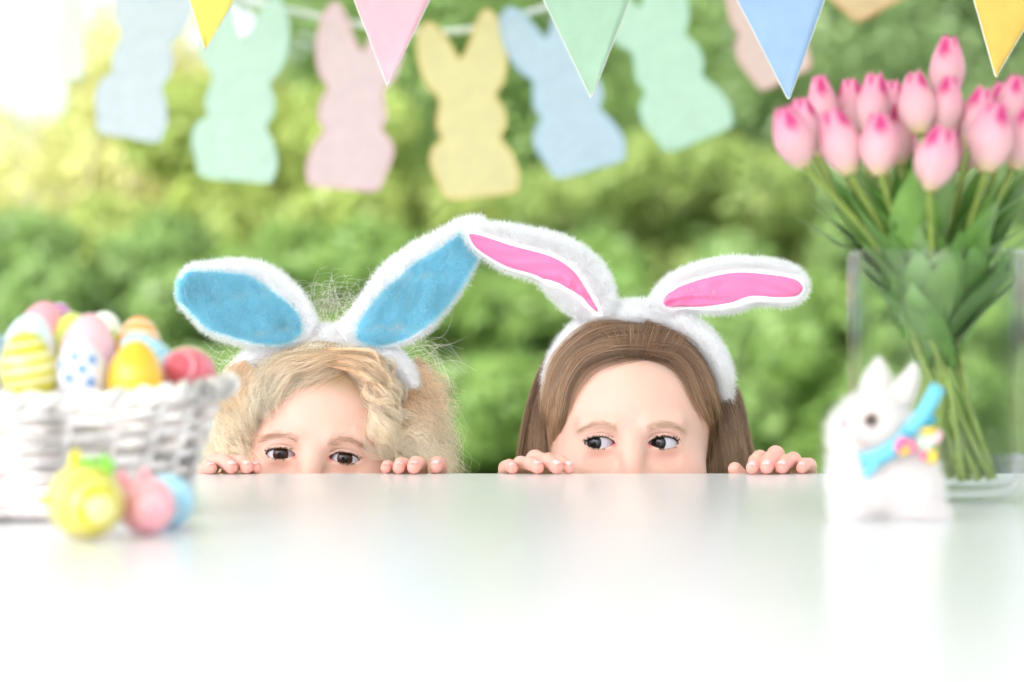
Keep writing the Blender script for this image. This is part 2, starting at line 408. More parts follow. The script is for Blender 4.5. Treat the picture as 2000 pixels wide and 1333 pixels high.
for k, (tx, ty, lean, c, lab) in enumerate(flag_specs):
    m = fabric('pennant %d' % k, c, transl=.25)
    top = cord_y(tx, FC) + 6; hgt = ty - top; hw = hgt * .435
    sh = lean * hgt / 100 * -1.6
    loc = P(tx, top, D_FLAG)
    t = empty('pennant', loc, lab, 'pennant', 'fabric pennants on the cord')
    cx = tx + sh
    A, B, T = np.array([cx - hw, top]), np.array([cx + hw, top]), np.array([tx, ty])
    n = 26; V = []
    def edge(s, rows):
        return A + (T - A) * rows, B + (T - B) * rows
    rows = np.linspace(0, 1, n); m_ = 11
    for side in (-1, 1):
        for r_ in rows:
            rr = min(r_, .975); l, rt = edge(0, rr)
            for j in range(m_):
                u = j / (m_ - 1); q = l + (rt - l) * u
                if r_ > .975: q = q + np.array([0, (T[1] - q[1]) * (1 - (2 * u - 1) ** 2) * .8])
                yv = .003 * math.sin(3.1 * r_ + k) + .004 * r_ * math.sin(2.2 * u + k)
                ed = min(1, min(u, 1 - u) * 8 + .15, )
                V.append(P(q[0], q[1], D_FLAG) + np.array([0, yv + side * .0011 * ed, 0]))
    Q = grid_faces(n, m_) ; off = n * m_
    Q2 = [tuple(reversed([i + off for i in q])) for q in grid_faces(n, m_)]
    rim = [i * m_ for i in range(n)] + [(n - 1) * m_ + j for j in range(1, m_)] + [i * m_ + m_ - 1 for i in range(n - 2, -1, -1)] + [j for j in range(m_ - 2, 0, -1)]
    Q3 = [(a, b, b + off, a + off) for a, b in zip(rim, rim[1:] + rim[:1])]
    V = np.array(V)
    obj('fabric', V, Q + Q2 + Q3, m, t)
    pr = [V[i] for i in rim[:n + m_ + n - 2]]
    pr = [p + np.array([0, -.0002 + .0011, 0]) for p in pr]
    obj('trim', *tube(pr, .0008, 6), m_trim, t)
BUN = [(815, 95), (818, 62), (838, 45), (862, 62), (884, 95), (898, 116), (914, 92), (930, 47), (948, 20), (968, 34), (985, 75), (990, 120), (983, 160), (968, 186), (984, 216), (987, 246), (977, 270),
       (998, 300), (1012, 335), (1011, 360), (1002, 376), (940, 383), (876, 388), (858, 360), (842, 322), (845, 292), (863, 270), (853, 245), (858, 210), (857, 190), (835, 168), (820, 130)]
BUN = np.array(BUN, float) - np.array([915, 205.])
bunny_specs = [  # cx, cy, rotation (image clockwise), width scale, height scale, colour, label
    (140, -12, 4, .34, .95, (253, 252, 246), 'white paper bunny turned nearly edge-on at far left'),
    (283, 92, 17, .86, 1.0, (226, 230, 250), 'pale lavender paper bunny leaning right'),
    (470, 172, 11, 1.0, 1.0, (212, 240, 228), 'mint paper bunny hanging beneath the yellow pennant'),
    (693, 190, -1, -.98, 1.0, (251, 208, 222), 'pink paper bunny with a whole silhouette in view'),
    (915, 205, 0, 1.0, 1.0, (251, 228, 150), 'yellow paper bunny at the lowest point of the cord'),
    (1098, 160, -10, 1.0, 1.0, (198, 219, 250), 'light blue paper bunny half behind the green pennant'),
    (1292, 100, -16, 1.0, 1.05, (205, 240, 222), 'whitish mint paper bunny leaning left'),
    (1462, -8, -18, .78, 1.0, (251, 205, 205), 'pale pink paper bunny behind the blue pennant'),
    (1640, -142, -24, 1.0, 1.0, (250, 200, 140), 'orange paper bunny showing only its lower edge')]
GC = [(-200, -330), (100, -130), (300, -65), (480, 0), (600, 28), (700, 48), (850, 62), (930, 56), (1010, 32), (1110, -2), (1300, -85), (1500, -170), (1700, -280), (2000, -430)]
tag(obj('garland_cord', *tube(spline([P(a, b, D_BUN + .008) for a, b in GC], 80), .0065, 8, flat=(1, .7)), m_cord), 'thick white cord sagging behind the paper bunnies', 'cord')
for k, (cx, cy, rot, sx, sy, c, lab) in enumerate(bunny_specs):
    a = math.radians(rot); q = BUN * np.array([sx, sy]); q = np.stack([q[:, 0] * math.cos(a) - q[:, 1] * math.sin(a), q[:, 0] * math.sin(a) + q[:, 1] * math.cos(a)], 1) + np.array([cx, cy])
    if sx < 0: q = q[::-1]
    dd = D_BUN + [0, .01, -.01, 0, .005, -.005, .01, 0, .01][k]
    V, Q, rim = plate([tuple(x) for x in q], dd - .004, .004)
    t = empty('paper_bunny', P(cx, cy, dd), lab, 'bunny cutout', 'bunny cutouts on the garland')
    obj('silhouette', V, Q, fabric('bunny %d' % k, tuple(x * .46 + 255 * .54 for x in c), transl=.58), t, smooth=False)
    dk = tuple(x * f for x, f in zip(c, (.97, .93, .92) if k in (3, 4, 7, 8) else (.93, .96, .96)))
    obj('edging', *tube(rim + np.array([0, -.0015, 0]), .0018, 6, closed=True), fabric('edge %d' % k, dk), t)
# ------------------------------------------------------------------ eggs
def cl(*c): return np.array(lin(*c))
m_egg = mat('painted egg', attr='Col', rough=.28, noise=.03, nscale=120, coat=.2)
def egg_mesh(c, axis, L, W, seg=56, rings=40):
    """egg with its pointed end along axis; returns V, faces and unit coordinates"""
    a = np.asarray(axis, float); a /= np.linalg.norm(a); u = np.cross(a, (0, 1, 0.3)); u /= np.linalg.norm(u); v = np.cross(a, u)
    th = np.linspace(0, math.pi, rings + 1)[:, None]; ph = np.linspace(0, 2 * math.pi, seg, endpoint=False)[None]
    z = -np.cos(th) + 0 * ph; r = np.sin(th) * (1 - .16 * z); x, y = r * np.cos(ph), r * np.sin(ph)
    l = np.stack([x, y, z], -1).reshape(-1, 3)
    V = np.asarray(c) + W * .5 * (l[:, :1] * u + l[:, 1:2] * v) + L * .5 * l[:, 2:] * a
    return V, [tuple(reversed(q)) for q in grid_faces(rings + 1, seg, True)], l, V - np.asarray(c)
def dots(V, spots, base, col, r):
    for s in spots:
        m = np.linalg.norm(V - np.asarray(s), axis=1) < r; base[m] = col
    return base
def stripes(l, base, col, n, duty=.5, ph=0):
    m = ((l[:, 2] * n + ph) % 1) < duty; base[m] = col; return base
def egg(px, py, d, wpx, axis, label, paint, ratio=1.36, bottom=None, extra=None):
    W = wpx / F * d; L = W * ratio; c = P(px, py, d)
    if bottom is not None: c[2] = bottom + W * .5
    V, Q, l, rel = egg_mesh(c, axis, L, W)
    col = paint(l, V, c, W)
    t = empty('easter_egg', (c[0], c[1], c[2] - W * .5), label, 'egg', 'painted eggs')
    obj('shell', V, Q, m_egg, t, col=col)
    if extra: extra(t, c, W, L)
    return t
def flat(c): return lambda l, V, C, W: np.tile(cl(*c), (len(l), 1))
def striped(a, b, n, duty=.5, ph=0): return lambda l, V, C, W: stripes(l, np.tile(cl(*a), (len(l), 1)), cl(*b), n, duty, ph)
def spotted(a, b, spots, r, more=None):
    def f(l, V, C, W):
        base = np.tile(cl(*a), (len(l), 1))
        fr = [C + np.array([sx * W / 2, -math.sqrt(max(.02, 1 - sx * sx - min(.9, sz * sz * .55))) * W / 2, sz * W / 2]) for sx, sz in spots]
        return dots(V, fr, base, cl(*b), r * W)
    return f
BC = np.array([(38 - 1000) / F * 1.42, 1.42 - EDGE_D, TZ])      # basket centre
E = [(56, 722, 1.375, 114, (-.15, -.1, 1), 'yellow and cream striped egg at the front of the basket', striped((208, 200, 0), (234, 224, 170), 3.2, .42, .1)),
     (159, 722, 1.37, 96, (-.08, -.1, 1), 'white egg with blue dots standing in the basket', spotted((222, 222, 232), (40, 130, 205), [(-.15, .55), (.22, .05), (-.35, -.35), (.6, .4), (-.7, .2), (.5, -.5)], .095)),
     (264, 737, 1.372, 108, (.05, -.1, 1), 'plain golden yellow egg at the front of the basket', flat((242, 190, 44))),
     (366, 727, 1.41, 98, (-.3, -1, .25), 'rose red egg lying end-on with white rings', striped((226, 98, 112), (244, 170, 175), 2.6, .22, .35)),
     (56, 682, 1.42, 104, (.1, .2, 1), 'pale blue egg with lime dots behind the yellow striped egg', spotted((220, 238, 240), (160, 215, 40), [(.4, .2), (-.1, .4), (.6, -.3), (0, -.2)], .22)),
     (80, 652, 1.46, 96, (.2, .2, 1), 'pink egg behind the pale blue egg', flat((245, 165, 175))),
     (110, 648, 1.49, 86, (.1, .3, 1), 'purple and white striped egg topmost in the basket', striped((186, 92, 160), (240, 215, 232), 3.4, .35)),
     (172, 684, 1.425, 108, (.05, .3, 1), 'soft pink egg behind the dotted white egg', flat((246, 190, 196))),
     (150, 672, 1.455, 96, (-.3, .3, 1), 'yellow-green egg leaning behind the soft pink egg', flat((206, 214, 96))),
     (198, 668, 1.475, 92, (.15, .3, 1), 'white egg with lime spots at the back of the basket', spotted((238, 242, 222), (170, 214, 50), [(0, .6), (.5, .2), (.2, 0), (-.4, .3)], .2)),
     (270, 678, 1.455, 92, (0, .3, 1), 'orange egg with pale bands at the back of the basket', striped((245, 160, 40), (248, 220, 190), 3.0, .35, .2)),
     (286, 706, 1.42, 96, (-.7, .2, .75), 'pale blue banded egg behind the golden yellow egg', striped((150, 208, 226), (212, 236, 240), 3.0, .35, .4)),
     (-30, 715, 1.40, 108, (.1, 0, 1), 'lilac blue egg cut by the left edge of the view', flat((170, 190, 220)))]
for e in E: egg(*e)
m_knob = {}
def knob(t, a, b, r0, r1, c, name='knob'):
    m = mat('knob %s' % (c,), lin(c), .4); obj(name, *tube(spline([a, (np.array(a) + np.array(b)) / 2, b], 8), [r0 * .9] + [r0] * 2 + list(np.linspace(r0, r1, 3)) + [r1, r1 * .6], 10), m, t)
def ex_yellow(t, c, W, L):
    knob(t, c + np.array([-.009, .004, .015]), c + np.array([-.006, .004, .0265]), .0024, .0027, (238, 226, 30), 'beak')
    knob(t, c + np.array([-.020, 0, .0]), c + np.array([-.0235, 0, .001]), .0026, .0030, (238, 226, 30), 'foot')
    for s in (-1, 1):
        V, Q = uvsphere(c + np.array([.0055 + s * .005, -.003, .0195]), (.006, .003, .0035), 16, 10, rotm('y', s * 24 + 30)); obj('bow_loop', V, Q, mat('green bow', lin(130, 200, 60), .5), t)
def ex_pink(t, c, W, L):
    knob(t, c + np.array([-.0105, 0, .009]), c + np.array([-.0145, .001, .0185]), .0028, .0026, (246, 158, 172), 'ear')
    knob(t, c + np.array([-.001, 0, .0145]), c + np.array([-.001, .001, .0195]), .0026, .0024, (246, 158, 172), 'ear')
egg(171, 985, 1.235, 146, (.55, -1, -.15), 'yellow egg with cream rings and a green bow lying in front of the basket', striped((205, 196, 0), (238, 226, 150), 3.0, .42, .42), 1.25, TZ, ex_yellow)
egg(287, 985, 1.262, 112, (.3, -1, -.1), 'pink egg with two small ears between the yellow and blue eggs on the table', striped((250, 172, 180), (252, 202, 205), 2.2, .25, .3), 1.25, TZ, ex_pink)
egg(328, 965, 1.305, 108, (.6, -1, .1), 'pale blue egg on the table half hidden by the pink egg', striped((160, 212, 230), (186, 224, 236), 2.2, .3, .3), 1.25, TZ)
# ------------------------------------------------------------------ basket
m_wick = [mat('whitewashed wicker %d' % k, c, .7, noise=.62, nscale=38, bump=.4, bscale=300) for k, c in enumerate(((.93, .88, .83), (.95, .91, .87), (.86, .78, .72)))]
bk = empty('wicker_basket', tuple(BC), 'whitewashed wicker basket full of painted eggs at the left edge of the table', 'basket')
def rimz(th): return .064 + .008 * np.abs(np.cos(th)) ** 3
def wall(th, t):
    A = (.095 + (.117 - .095) * t ** 1.1); B = (.066 + (.088 - .066) * t ** 1.1)
    z = rimz(th) * t
    return np.stack([BC[0] + A * np.cos(th), BC[1] + B * np.sin(th), TZ + .002 + z], -1)
NR, NS = 15, 24
th = np.linspace(0, 2 * math.pi, 241)[:-1]
for j in range(NR):
    t_ = (j + .45) / NR; p = wall(th, t_ + .012 * np.sin(3 * th + j))
    nrm = np.stack([np.cos(th) / .12, np.sin(th) / .085, 0 * th], -1); nrm /= np.linalg.norm(nrm, axis=1)[:, None]
    p = p + nrm * (.0034 * np.cos(NS / 2 * th + math.pi * j))[:, None]
    obj('weaver', *tube(p, .0020 * (1 + .12 * np.sin(7 * th + j * 2.1)), 7, closed=True, flat=(.8, 1)), m_wick[j % 3], bk)
for k in range(NS):
    a = 2 * math.pi * (k + .5) / NS; tt = np.linspace(-.01, 1.0, 10)
    obj('stake', *tube(np.array([wall(np.array([a]), max(0, x))[0] for x in tt]), .0021, 6), m_wick[k % 3], bk)
for s in (0, 1):
    p = wall(th, 1.0); p[:, 2] += .0015 + .0028 * np.sin(22 * th + math.pi * s); p = p + nrm * (.0028 * np.cos(22 * th + math.pi * s))[:, None]
    obj('rim', *tube(p, .0036, 8, closed=True), m_wick[s], bk)
for s in (0, math.pi / 2):
    pe = spline([wall(np.array([x]), 1.0)[0] + np.array([.006, 0, z]) for x, z in ((-.42, -.002), (-.2, .001), (0, .003), (.2, .001), (.42, -.002))], 40)
    q = np.linspace(0, 1, 40); pe += np.stack([.003 * np.cos(26 * q + 2 * s), 0 * q, .003 * np.sin(26 * q + 2 * s)], 1)
    obj('handle', *tube(pe, .0036, 8), m_wick[0], bk)
V = np.concatenate([wall(th, 0.0) * np.array([1, 1, 0]) + np.array([0, 0, TZ + .002 + k * .004]) for k in (0, 1)]); n = len(th)
obj('base', V, [tuple(reversed(range(n))), tuple(n + k for k in range(n))] + [(k, (k + 1) % n, n + (k + 1) % n, n + k) for k in range(n)], m_wick[2], bk)
V = [BC + np.array([0, 0, .045])]
ring = []
for r_ in (.35, .7, 1.0):
    pp = wall(th[::6], .62); q = BC + (pp - BC) * np.array([r_ * .93, r_ * .93, 0]) + np.array([0, 0, .044]); q[:, 2] += .003 * np.sin(th[::6] * 9 + r_ * 20); V += list(q)
n = 40
obj('paper_filling', V, [(0, 1 + k, 1 + (k + 1) % n) for k in range(n)] + [(1 + i * n + k, 1 + (i + 1) * n + k, 1 + (i + 1) * n + (k + 1) % n, 1 + i * n + (k + 1) % n) for i in range(2) for k in range(n)], mat('shredded paper', (.6, .55, .45), .9, noise=.4, nscale=120, bump=.8), bk)
# ------------------------------------------------------------------ vase
VD = 1.535; VC = np.array([(1829 - 1000) / F * VD, VD - EDGE_D, TZ]); VR = .0563; VH = .1585
vz = empty('glass_vase', tuple(VC), 'clear glass cylinder vase holding the tulips', 'vase')
def glass(name, thin):
    m = bpy.data.materials.new(name); m.use_nodes = True; t = m.node_tree; N = t.nodes; L = t.links
    N.remove(N['Principled BSDF']); o = N['Material Output']
    if thin:
        a = N.new('ShaderNodeBsdfTransparent'); a.inputs[0].default_value = (.965, .975, .97, 1); g = N.new('ShaderNodeBsdfGlossy'); g.inputs['Roughness'].default_value = .02
        fr = N.new('ShaderNodeLayerWeight'); fr.inputs['Blend'].default_value = .5; pw = N.new('ShaderNodeMath'); pw.operation = 'POWER'; pw.inputs[1].default_value = 3.6
        ma = N.new('ShaderNodeMath'); ma.operation = 'MULTIPLY_ADD'; ma.inputs[1].default_value = .95; ma.inputs[2].default_value = .02; mx = N.new('ShaderNodeMixShader')
        L.new(fr.outputs['Facing'], pw.inputs[0]); L.new(pw.outputs[0], ma.inputs[0]); L.new(ma.outputs[0], mx.inputs[0]); L.new(a.outputs[0], mx.inputs[1]); L.new(g.outputs[0], mx.inputs[2]); L.new(mx.outputs[0], o.inputs['Surface'])
    else:
        g = N.new('ShaderNodeBsdfGlass'); g.inputs['IOR'].default_value = 1.47; g.inputs['Color'].default_value = (.99, .995, .993, 1); L.new(g.outputs[0], o.inputs['Surface'])
    return m
def lathe(prof, c, seg=72):
    V = []; n = len(prof)
    for r_, z in prof:
        for k in range(seg): V.append((c[0] + r_ * math.cos(2 * math.pi * k / seg), c[1] + r_ * math.sin(2 * math.pi * k / seg), c[2] + z))
    return np.array(V), [tuple(reversed(q)) for q in grid_faces(n, seg, True)]
wallp = [(VR, .0300), (VR, .0306), (VR, .05), (VR, .10), (VR, VH - .0022), (VR, VH - .0016), (VR - .0004, VH - .0004), (VR - .0010, VH), (VR - .0024, VH), (VR - .0030, VH - .0004), (VR - .0034, VH - .0016), (VR - .0034, VH - .0022),
         (VR - .0034, .10), (VR - .0034, .05), (VR - .0034, .0306), (VR - .0034, .0300), (VR - .0030, .0300), (VR - .0004, .0300)]
obj('wall', *orient(*lathe(wallp + [wallp[0]], VC)), glass('thin clear glass', True), vz)
bp = [(.0001, .0012), (VR * .70, .0012), (VR * .84, .0045), (VR * .95, .0135), (VR, .0295), (VR - .0034, .0295), (VR * .89, .0160), (VR * .76, .0095), (VR * .4, .0078), (.0001, .0078)]
obj('base', *orient(*lathe([bp[0]] + [tuple(x) for x in spline(bp[1:5], 14)] + [tuple(x) for x in spline(bp[5:], 18)] + [bp[0]], VC)), glass('thick clear glass', True), vz)
# ------------------------------------------------------------------ tulips
m_petal = mat('tulip petal', attr='Col', rough=.5, transl=.3, bump=.1, bscale=300)
m_stem = mat('tulip stem', (.24, .33, .06), .5, noise=.2, nscale=60)
m_leaf = [mat('tulip leaf %d' % k, c, .42, noise=.2, nscale=50, transl=.22) for k, c in enumerate(((.16, .34, .06), (.21, .40, .08), (.12, .26, .045), (.25, .40, .14)))]
TUL = [(1549, 267, -.055, 74, 116, -20, 'leftmost tulip leaning out past the vase'), (1572, 246, .005, 58, 104, -10, 'tulip half behind the leftmost one'),
       (1608, 210, .035, 58, 118, -6, 'blurred tulip rising behind the left side'), (1640, 276, -.05, 78, 122, -17, 'front tulip second from the left'),
       (1664, 212, .05, 56, 110, -4, 'back tulip beside the tall left one'), (1707, 206, .015, 64, 118, 2, 'upright tulip with round magenta tip'),
       (1718, 281, -.06, 76, 112, 0, 'front tulip with a bold magenta spot facing the camera'), (1756, 262, .03, 56, 110, -3, 'back tulip left of the central pair'),
       (1792, 202, -.015, 68, 120, -2, 'left tulip of the central upper pair'), (1848, 206, -.01, 62, 108, 8, 'right tulip of the central upper pair'),
       (1850, 134, .03, 66, 118, 3, 'tallest tulip standing above all others'), (1829, 308, -.075, 80, 118, 14, 'lowest front tulip over the vase rim'),
       (1806, 280, .03, 62, 86, 2, 'small hidden tulip behind the lowest front one'), (1884, 290, .035, 58, 90, 6, 'small back tulip right of the lowest one'),
       (1908, 228, -.005, 62, 112, 14, 'slender tulip left of the large right cluster'), (1937, 268, -.055, 82, 126, 10, 'large front tulip near the right edge'),
       (1977, 200, .005, 56, 100, 10, 'tulip with dark magenta tip at upper right'), (1998, 266, -.03, 70, 120, 16, 'tulip cut by the right edge of the view'), (1592, 252, .052, 54, 100, -6, 'back-row tulip glimpsed under the left side of the bunch'),
       (1690, 255, .056, 54, 100, -2, 'back-row tulip glimpsed above the bold spotted front one'), (1742, 212, .052, 54, 104, 0, 'back-row tulip filling the gap left of the upper pair'), (1868, 252, .052, 54, 100, 5, 'back-row tulip beneath the right one of the upper pair'),
       (1948, 216, .045, 54, 104, 8, 'back-row tulip topping the right cluster')]
def petal_ring(base, ax, ux, vx, W, H, k, inner, R):
    ph = 2 * math.pi * k / 3 + (math.pi / 3 if inner else 0) + R.normal() * .08
    nu, nv = 12, 9; V = []; C = []
    for i in range(nu):
        u = i / (nu - 1)
        r = W * .5 * (.10 + .90 * math.sin(min(1, u * 1.9 + .08) * math.pi / 2) ** .8) * (1 - .62 * max(0, (u - .42) / .58) ** 1.7) * (.86 if inner else 1)
        hw = math.radians(74) * (math.sin(math.pi * min(1, (u * .80 + .16))) ** .42) * (1 if u < .99 else .25)
        for j in range(nv):
            v = 2 * j / (nv - 1) - 1; a = ph + v * hw * (.25 if i == nu - 1 else 1)
            rr = r * (1 - .05 * v * v) + .0003
            z = H * (u - .035 * v * v * u - (0.05 if inner else 0) * 0)
            V.append(base + ax * z + (ux * math.cos(a) + vx * math.sin(a)) * rr)
            e = max(0, 1 - ((u - .80) / .19) ** 2 - (v / .50) ** 2) ** .5
            c = cl(244, 208, 206) * (1 - u ** 1.4) + cl(246, 152, 190) * u ** 1.4
            c = c * (1 - max(0, 1 - u * 5.5) * .8) + cl(226, 214, 140) * max(0, 1 - u * 5.5) * .8
            c = c * (1 - .95 * e) + cl(212, 16, 126) * .95 * e
            C.append(c)
    return np.array(V), [tuple(reversed(q)) for q in grid_faces(nu, nv)], np.array(C)
def blade(root, d, L, wd, droop, R, nu=12, nv=5):
    """folded tulip leaf starting at root along d"""
    d = np.array(d, float); d /= np.linalg.norm(d); side = np.cross(d, (0, 0, 1.)); side /= np.linalg.norm(side) + 1e-9
    V = []; p = np.array(root, float); dd = d.copy()
    for i in range(nu):
        u = i / (nu - 1); wv = wd * (.30 + .70 * math.sin(math.pi * min(1, u * .75 + .18))) * (1 - u ** 4) + .0003
        nr = np.cross(side, dd)
        for j in range(nv):
            v = 2 * j / (nv - 1) - 1; V.append(p + side * v * wv + nr * (.35 * abs(v) * wv * (1 - .6 * u)))
        dd = dd + np.array([d[0] * droop, d[1] * droop, -droop * 1.2]) / nu; dd /= np.linalg.norm(dd); p = p + dd * L / nu
    return np.array(V), grid_faces(nu, nv)
for k, (px, py, dy, wp, hp, tilt, lab) in enumerate(TUL):
    R = np.random.default_rng(100 + k)
    d = VD + dy; W = wp / F * d * 1.08; H = hp / F * d * 1.12
    a = math.radians(tilt); ax = np.array([math.sin(a), R.normal() * .12 + dy * 1.2, math.cos(a)]); ax /= np.linalg.norm(ax)
    base = P(px, py, d) - ax * H * .5
    ux = np.cross(ax, (0, 1, 0)); ux /= np.linalg.norm(ux); vx = np.cross(ax, ux)
    q0 = R.random() * 2 * math.pi
    if k in (6, 3, 11, 15): q0 = math.pi * .5 + (0, .5, -.7, .3)[(6, 3, 11, 15).index(k)]
    ux, vx = ux * math.cos(q0) + vx * math.sin(q0), -ux * math.sin(q0) + vx * math.cos(q0)
    # stem
    rad = base[:2] - VC[:2]; rr = np.linalg.norm(rad) + 1e-6
    b2 = VC[:2] - rad / rr * min(.032, .4 * rr + .006) + R.normal(size=2) * .009
    v2 = b2 - VC[:2]; l2 = np.linalg.norm(v2); b2 = VC[:2] + v2 * min(1, .036 / l2)
    bot = np.array([b2[0], b2[1], TZ + .0145])
    fz = (TZ + VH - bot[2]) / (base[2] - .01 - bot[2]); rimp = bot + (base - bot) * min(1, fz) * np.array([.92, .92, 1]); q = rimp[:2] - VC[:2]; l = np.linalg.norm(q); rimp[:2] = VC[:2] + q * min(1, .046 / l); rimp[2] = TZ + VH
    t = empty('tulip', tuple(bot), 'pink tulip, ' + lab, 'tulip', 'pink tulips in the glass vase')
    sp = spline([bot, bot * .5 + rimp * .5 + np.append(R.normal(size=2) * .002, 0), rimp, base + ax * .002], 26)
    for i in range(len(sp)):        # keep the stem inside the glass
        if sp[i][2] < TZ + VH + .002:
            q = sp[i][:2] - VC[:2]; l = np.linalg.norm(q); lim = .047 if sp[i][2] > TZ + .035 else .036
            if l > lim: sp[i][:2] = VC[:2] + q * lim / l
    obj('stem', *tube(sp, .0021, 8), m_stem, t)
    for inner in (True, False):
        for j in range(3):
            V, Q, C = petal_ring(base, ax, ux, vx, W, H, j, inner, R); obj('petal', V, Q, m_petal, t, col=C)
    for j in range(5):
        i0 = int(len(sp) * (.32 + .26 * R.random())); rt = sp[i0]
        az_ = math.atan2(rad[1], rad[0]) + R.normal() * .7 + (0, 2.0, -1.6, .6, -.7)[j]
        out_ = .32 + .45 * R.random()
        ddir = np.array([math.cos(az_) * out_, math.sin(az_) * out_, 1.0])
        V, Q = blade(rt, ddir, .080 + .04 * R.random(), 0.0100 + .0035 * R.random(), .18 + .3 * R.random(), R)
        zz = V[:, 2] < TZ + VH + .003
        q = V[:, :2] - VC[:2]; l = np.linalg.norm(q, axis=1); lim = np.where(zz, .049, 9)
        V[:, :2] = VC[:2] + q * np.minimum(1, lim / (l + 1e-9))[:, None]
        obj('leaf', V, Q, m_leaf[int(R.integers(4))], t)
# ------------------------------------------------------------------ toy rabbit
RD = 1.385
def RP(px, py, dy=0): return P(px, py, RD) + np.array([0, dy, 0])
ru = RD / F
rb = empty('toy_rabbit', tuple(RP(1735, 0) * np.array([1, 1, 0]) + np.array([0, 0, TZ])), 'small white furry toy rabbit with a blue ribbon sitting before the vase', 'toy rabbit')
def f_rab(X, Y, Z):
    e = lambda px, py, dy, rx, ry, rz, R=None: sd_ell(X, Y, Z, RP(px, py, dy), (rx * ru, ry, rz * ru), R)
    d = e(1730, 930, 0, 78, .025, 90)
    d = smin(d, e(1774, 955, -.006, 50, .022, 70), .008); d = smin(d, e(1670, 930, -.002, 44, .019, 88), .010)
    d = smin(d, e(1702, 832, -.006, 66, .0185, 58), .007); d = smin(d, e(1658, 846, -.009, 36, .012, 34), .008)
    d = smin(d, e(1655, 1000, -.012, 34, .008, 20), .006); d = smin(d, e(1790, 1002, -.016, 48, .008, 20), .006)
    d = smin(d, e(1820, 985, .006, 13, .007, 15), .004)
    return np.maximum(d, TZ + .0006 - Z)
V, Q = nets(f_rab, RP(1590, 1040, -.045), RP(1880, 740, .045), .0011)
m_rab = mat('rabbit plush', (.86, .83, .79), .95); m_rfur = mat('rabbit fur', (.92, .90, .87), .8, transl=.35)
ro = obj('body', V, Q, m_rab, rb)
p, n = sample_surface(V, Q, 26000); hairs('fur', fur(p, n, .0056, (.25, 0, -.35), .5), m_rfur, rb, .00008, .00003)
def pillow(U, Lw, dfun, th, nu=40, nv=14, proj=P, power=.5):
    """lens-section solid between an upper and a lower outline (pixels); dfun(u, v) gives depth; th(u) half thickness"""
    U = spline(U, nu); Lw = spline(Lw, nu); V = []
    for i in range(nu):
        u = i / (nu - 1)
        for j in range(2 * nv):
            a = 2 * math.pi * j / (2 * nv); v = math.cos(a); s = math.sin(a)
            q = U[i] * (.5 + .5 * v) + Lw[i] * (.5 - .5 * v)
            sg = math.copysign(abs(s) ** (2 * power), s)
            pt = proj(q[0], q[1], dfun(u, v)); pt = pt + np.array([0, -sg * th(u), 0]); V.append(pt)
    Q = [q for q in grid_faces(nu, 2 * nv, True)]
    Q.append(tuple(reversed(range(2 * nv)))); Q.append(tuple((nu - 1) * 2 * nv + k for k in range(2 * nv)))
    return np.array(V), Q
def sheet(U, Lw, dfun, nu=40, nv=14, proj=P, wr=None):
    """front-facing lining patch between two outlines"""
    U = spline(U, nu); Lw = spline(Lw, nu); V = []
    for i in range(nu):
        for j in range(nv):
            t_ = j / (nv - 1); q = U[i] * (1 - t_) + Lw[i] * t_
            V.append(proj(q[0], q[1], dfun(i / (nu - 1), t_)))
    return np.array(V), grid_faces(nu, nv)
m_rear = mat('rabbit ear lining', (.80, .68, .63), .9)
for (U, Lw, dy) in (([(1682, 790), (1684, 745), (1700, 718), (1714, 700)], [(1738, 790), (1742, 752), (1732, 722), (1717, 700)], .006),
                    ([(1722, 785), (1745, 752), (1768, 728), (1785, 710)], [(1762, 812), (1784, 775), (1792, 742), (1788, 711)], -.006)):
    V, Q = orient(*pillow(U, Lw, lambda u, v: RD + dy, lambda u: .003 * (1 - .8 * u), 20, 8))
    eo = obj('ear', V, Q, m_rab, rb)
    p, n = sample_surface(V, Q, 5000); hairs('ear_fur', fur(p, n, .0022, (0, 0, .3), .4), m_rfur, eo, .00006, .00003)
    c = (np.mean(U, 0) + np.mean(Lw, 0)) / 2
    f = lambda L_: [tuple(c + (np.array(q) - c) * .58) for q in L_]
    V, Q = sheet(f(U), f(Lw), lambda u, t_: RD + dy - .0045, 10, 6); obj('ear_lining', V, Q, m_rear, eo)
V, Q = uvsphere(RP(1691, 821, -.0225), (.0046, .0032, .0046), 20, 12); C = np.tile(cl(150, 70, 24), (len(V), 1))
rr = np.hypot(V[:, 0] - RP(1689, 0)[0], V[:, 2] - RP(0, 820)[2]); C[rr < .0035] = cl(34, 4, 4)
obj('eye', V, Q, mat('rabbit eye', attr='Col', rough=.3, spec=.2), rb, col=C)
V, Q = uvsphere(RP(1640, 826, -.0185), (.0024, .003, .0019)); obj('nose', V, Q, mat('rabbit nose', lin(240, 150, 165), .5), rb)
V, Q = tube(spline([RP(1645, 838, -.0215), RP(1660, 852, -.0235), RP(1680, 866, -.023)], 8), .0007, 6); obj('mouth', V, Q, mat('rabbit mouth', lin(215, 170, 165), .8), rb)
def ribbon(pts, wd, nrm):
    pts = spline(pts, 14); T = np.gradient(pts, axis=0); T /= np.linalg.norm(T, axis=1)[:, None]; S = np.cross(T, nrm); S /= np.linalg.norm(S, axis=1)[:, None]
    V = []
    for i in range(14):
        for a, b in ((-1, -1), (1, -1), (1, 1), (-1, 1)): V.append(pts[i] + S[i] * a * wd + np.array(nrm) * b * .0004)
    Q = grid_faces(14, 4, True); Q += [(3, 2, 1, 0), (52, 53, 54, 55)]
    return orient(np.array(V), Q)
m_rib = mat('blue satin ribbon', lin(110, 200, 226), .35, sheen=.3)
m_rib2 = mat('deep blue satin ribbon', lin(60, 176, 205), .35)
ro2 = lambda name, pts, wd, m=m_rib: obj(name, *ribbon(pts, wd, (0, -1, 0)), m, rb)
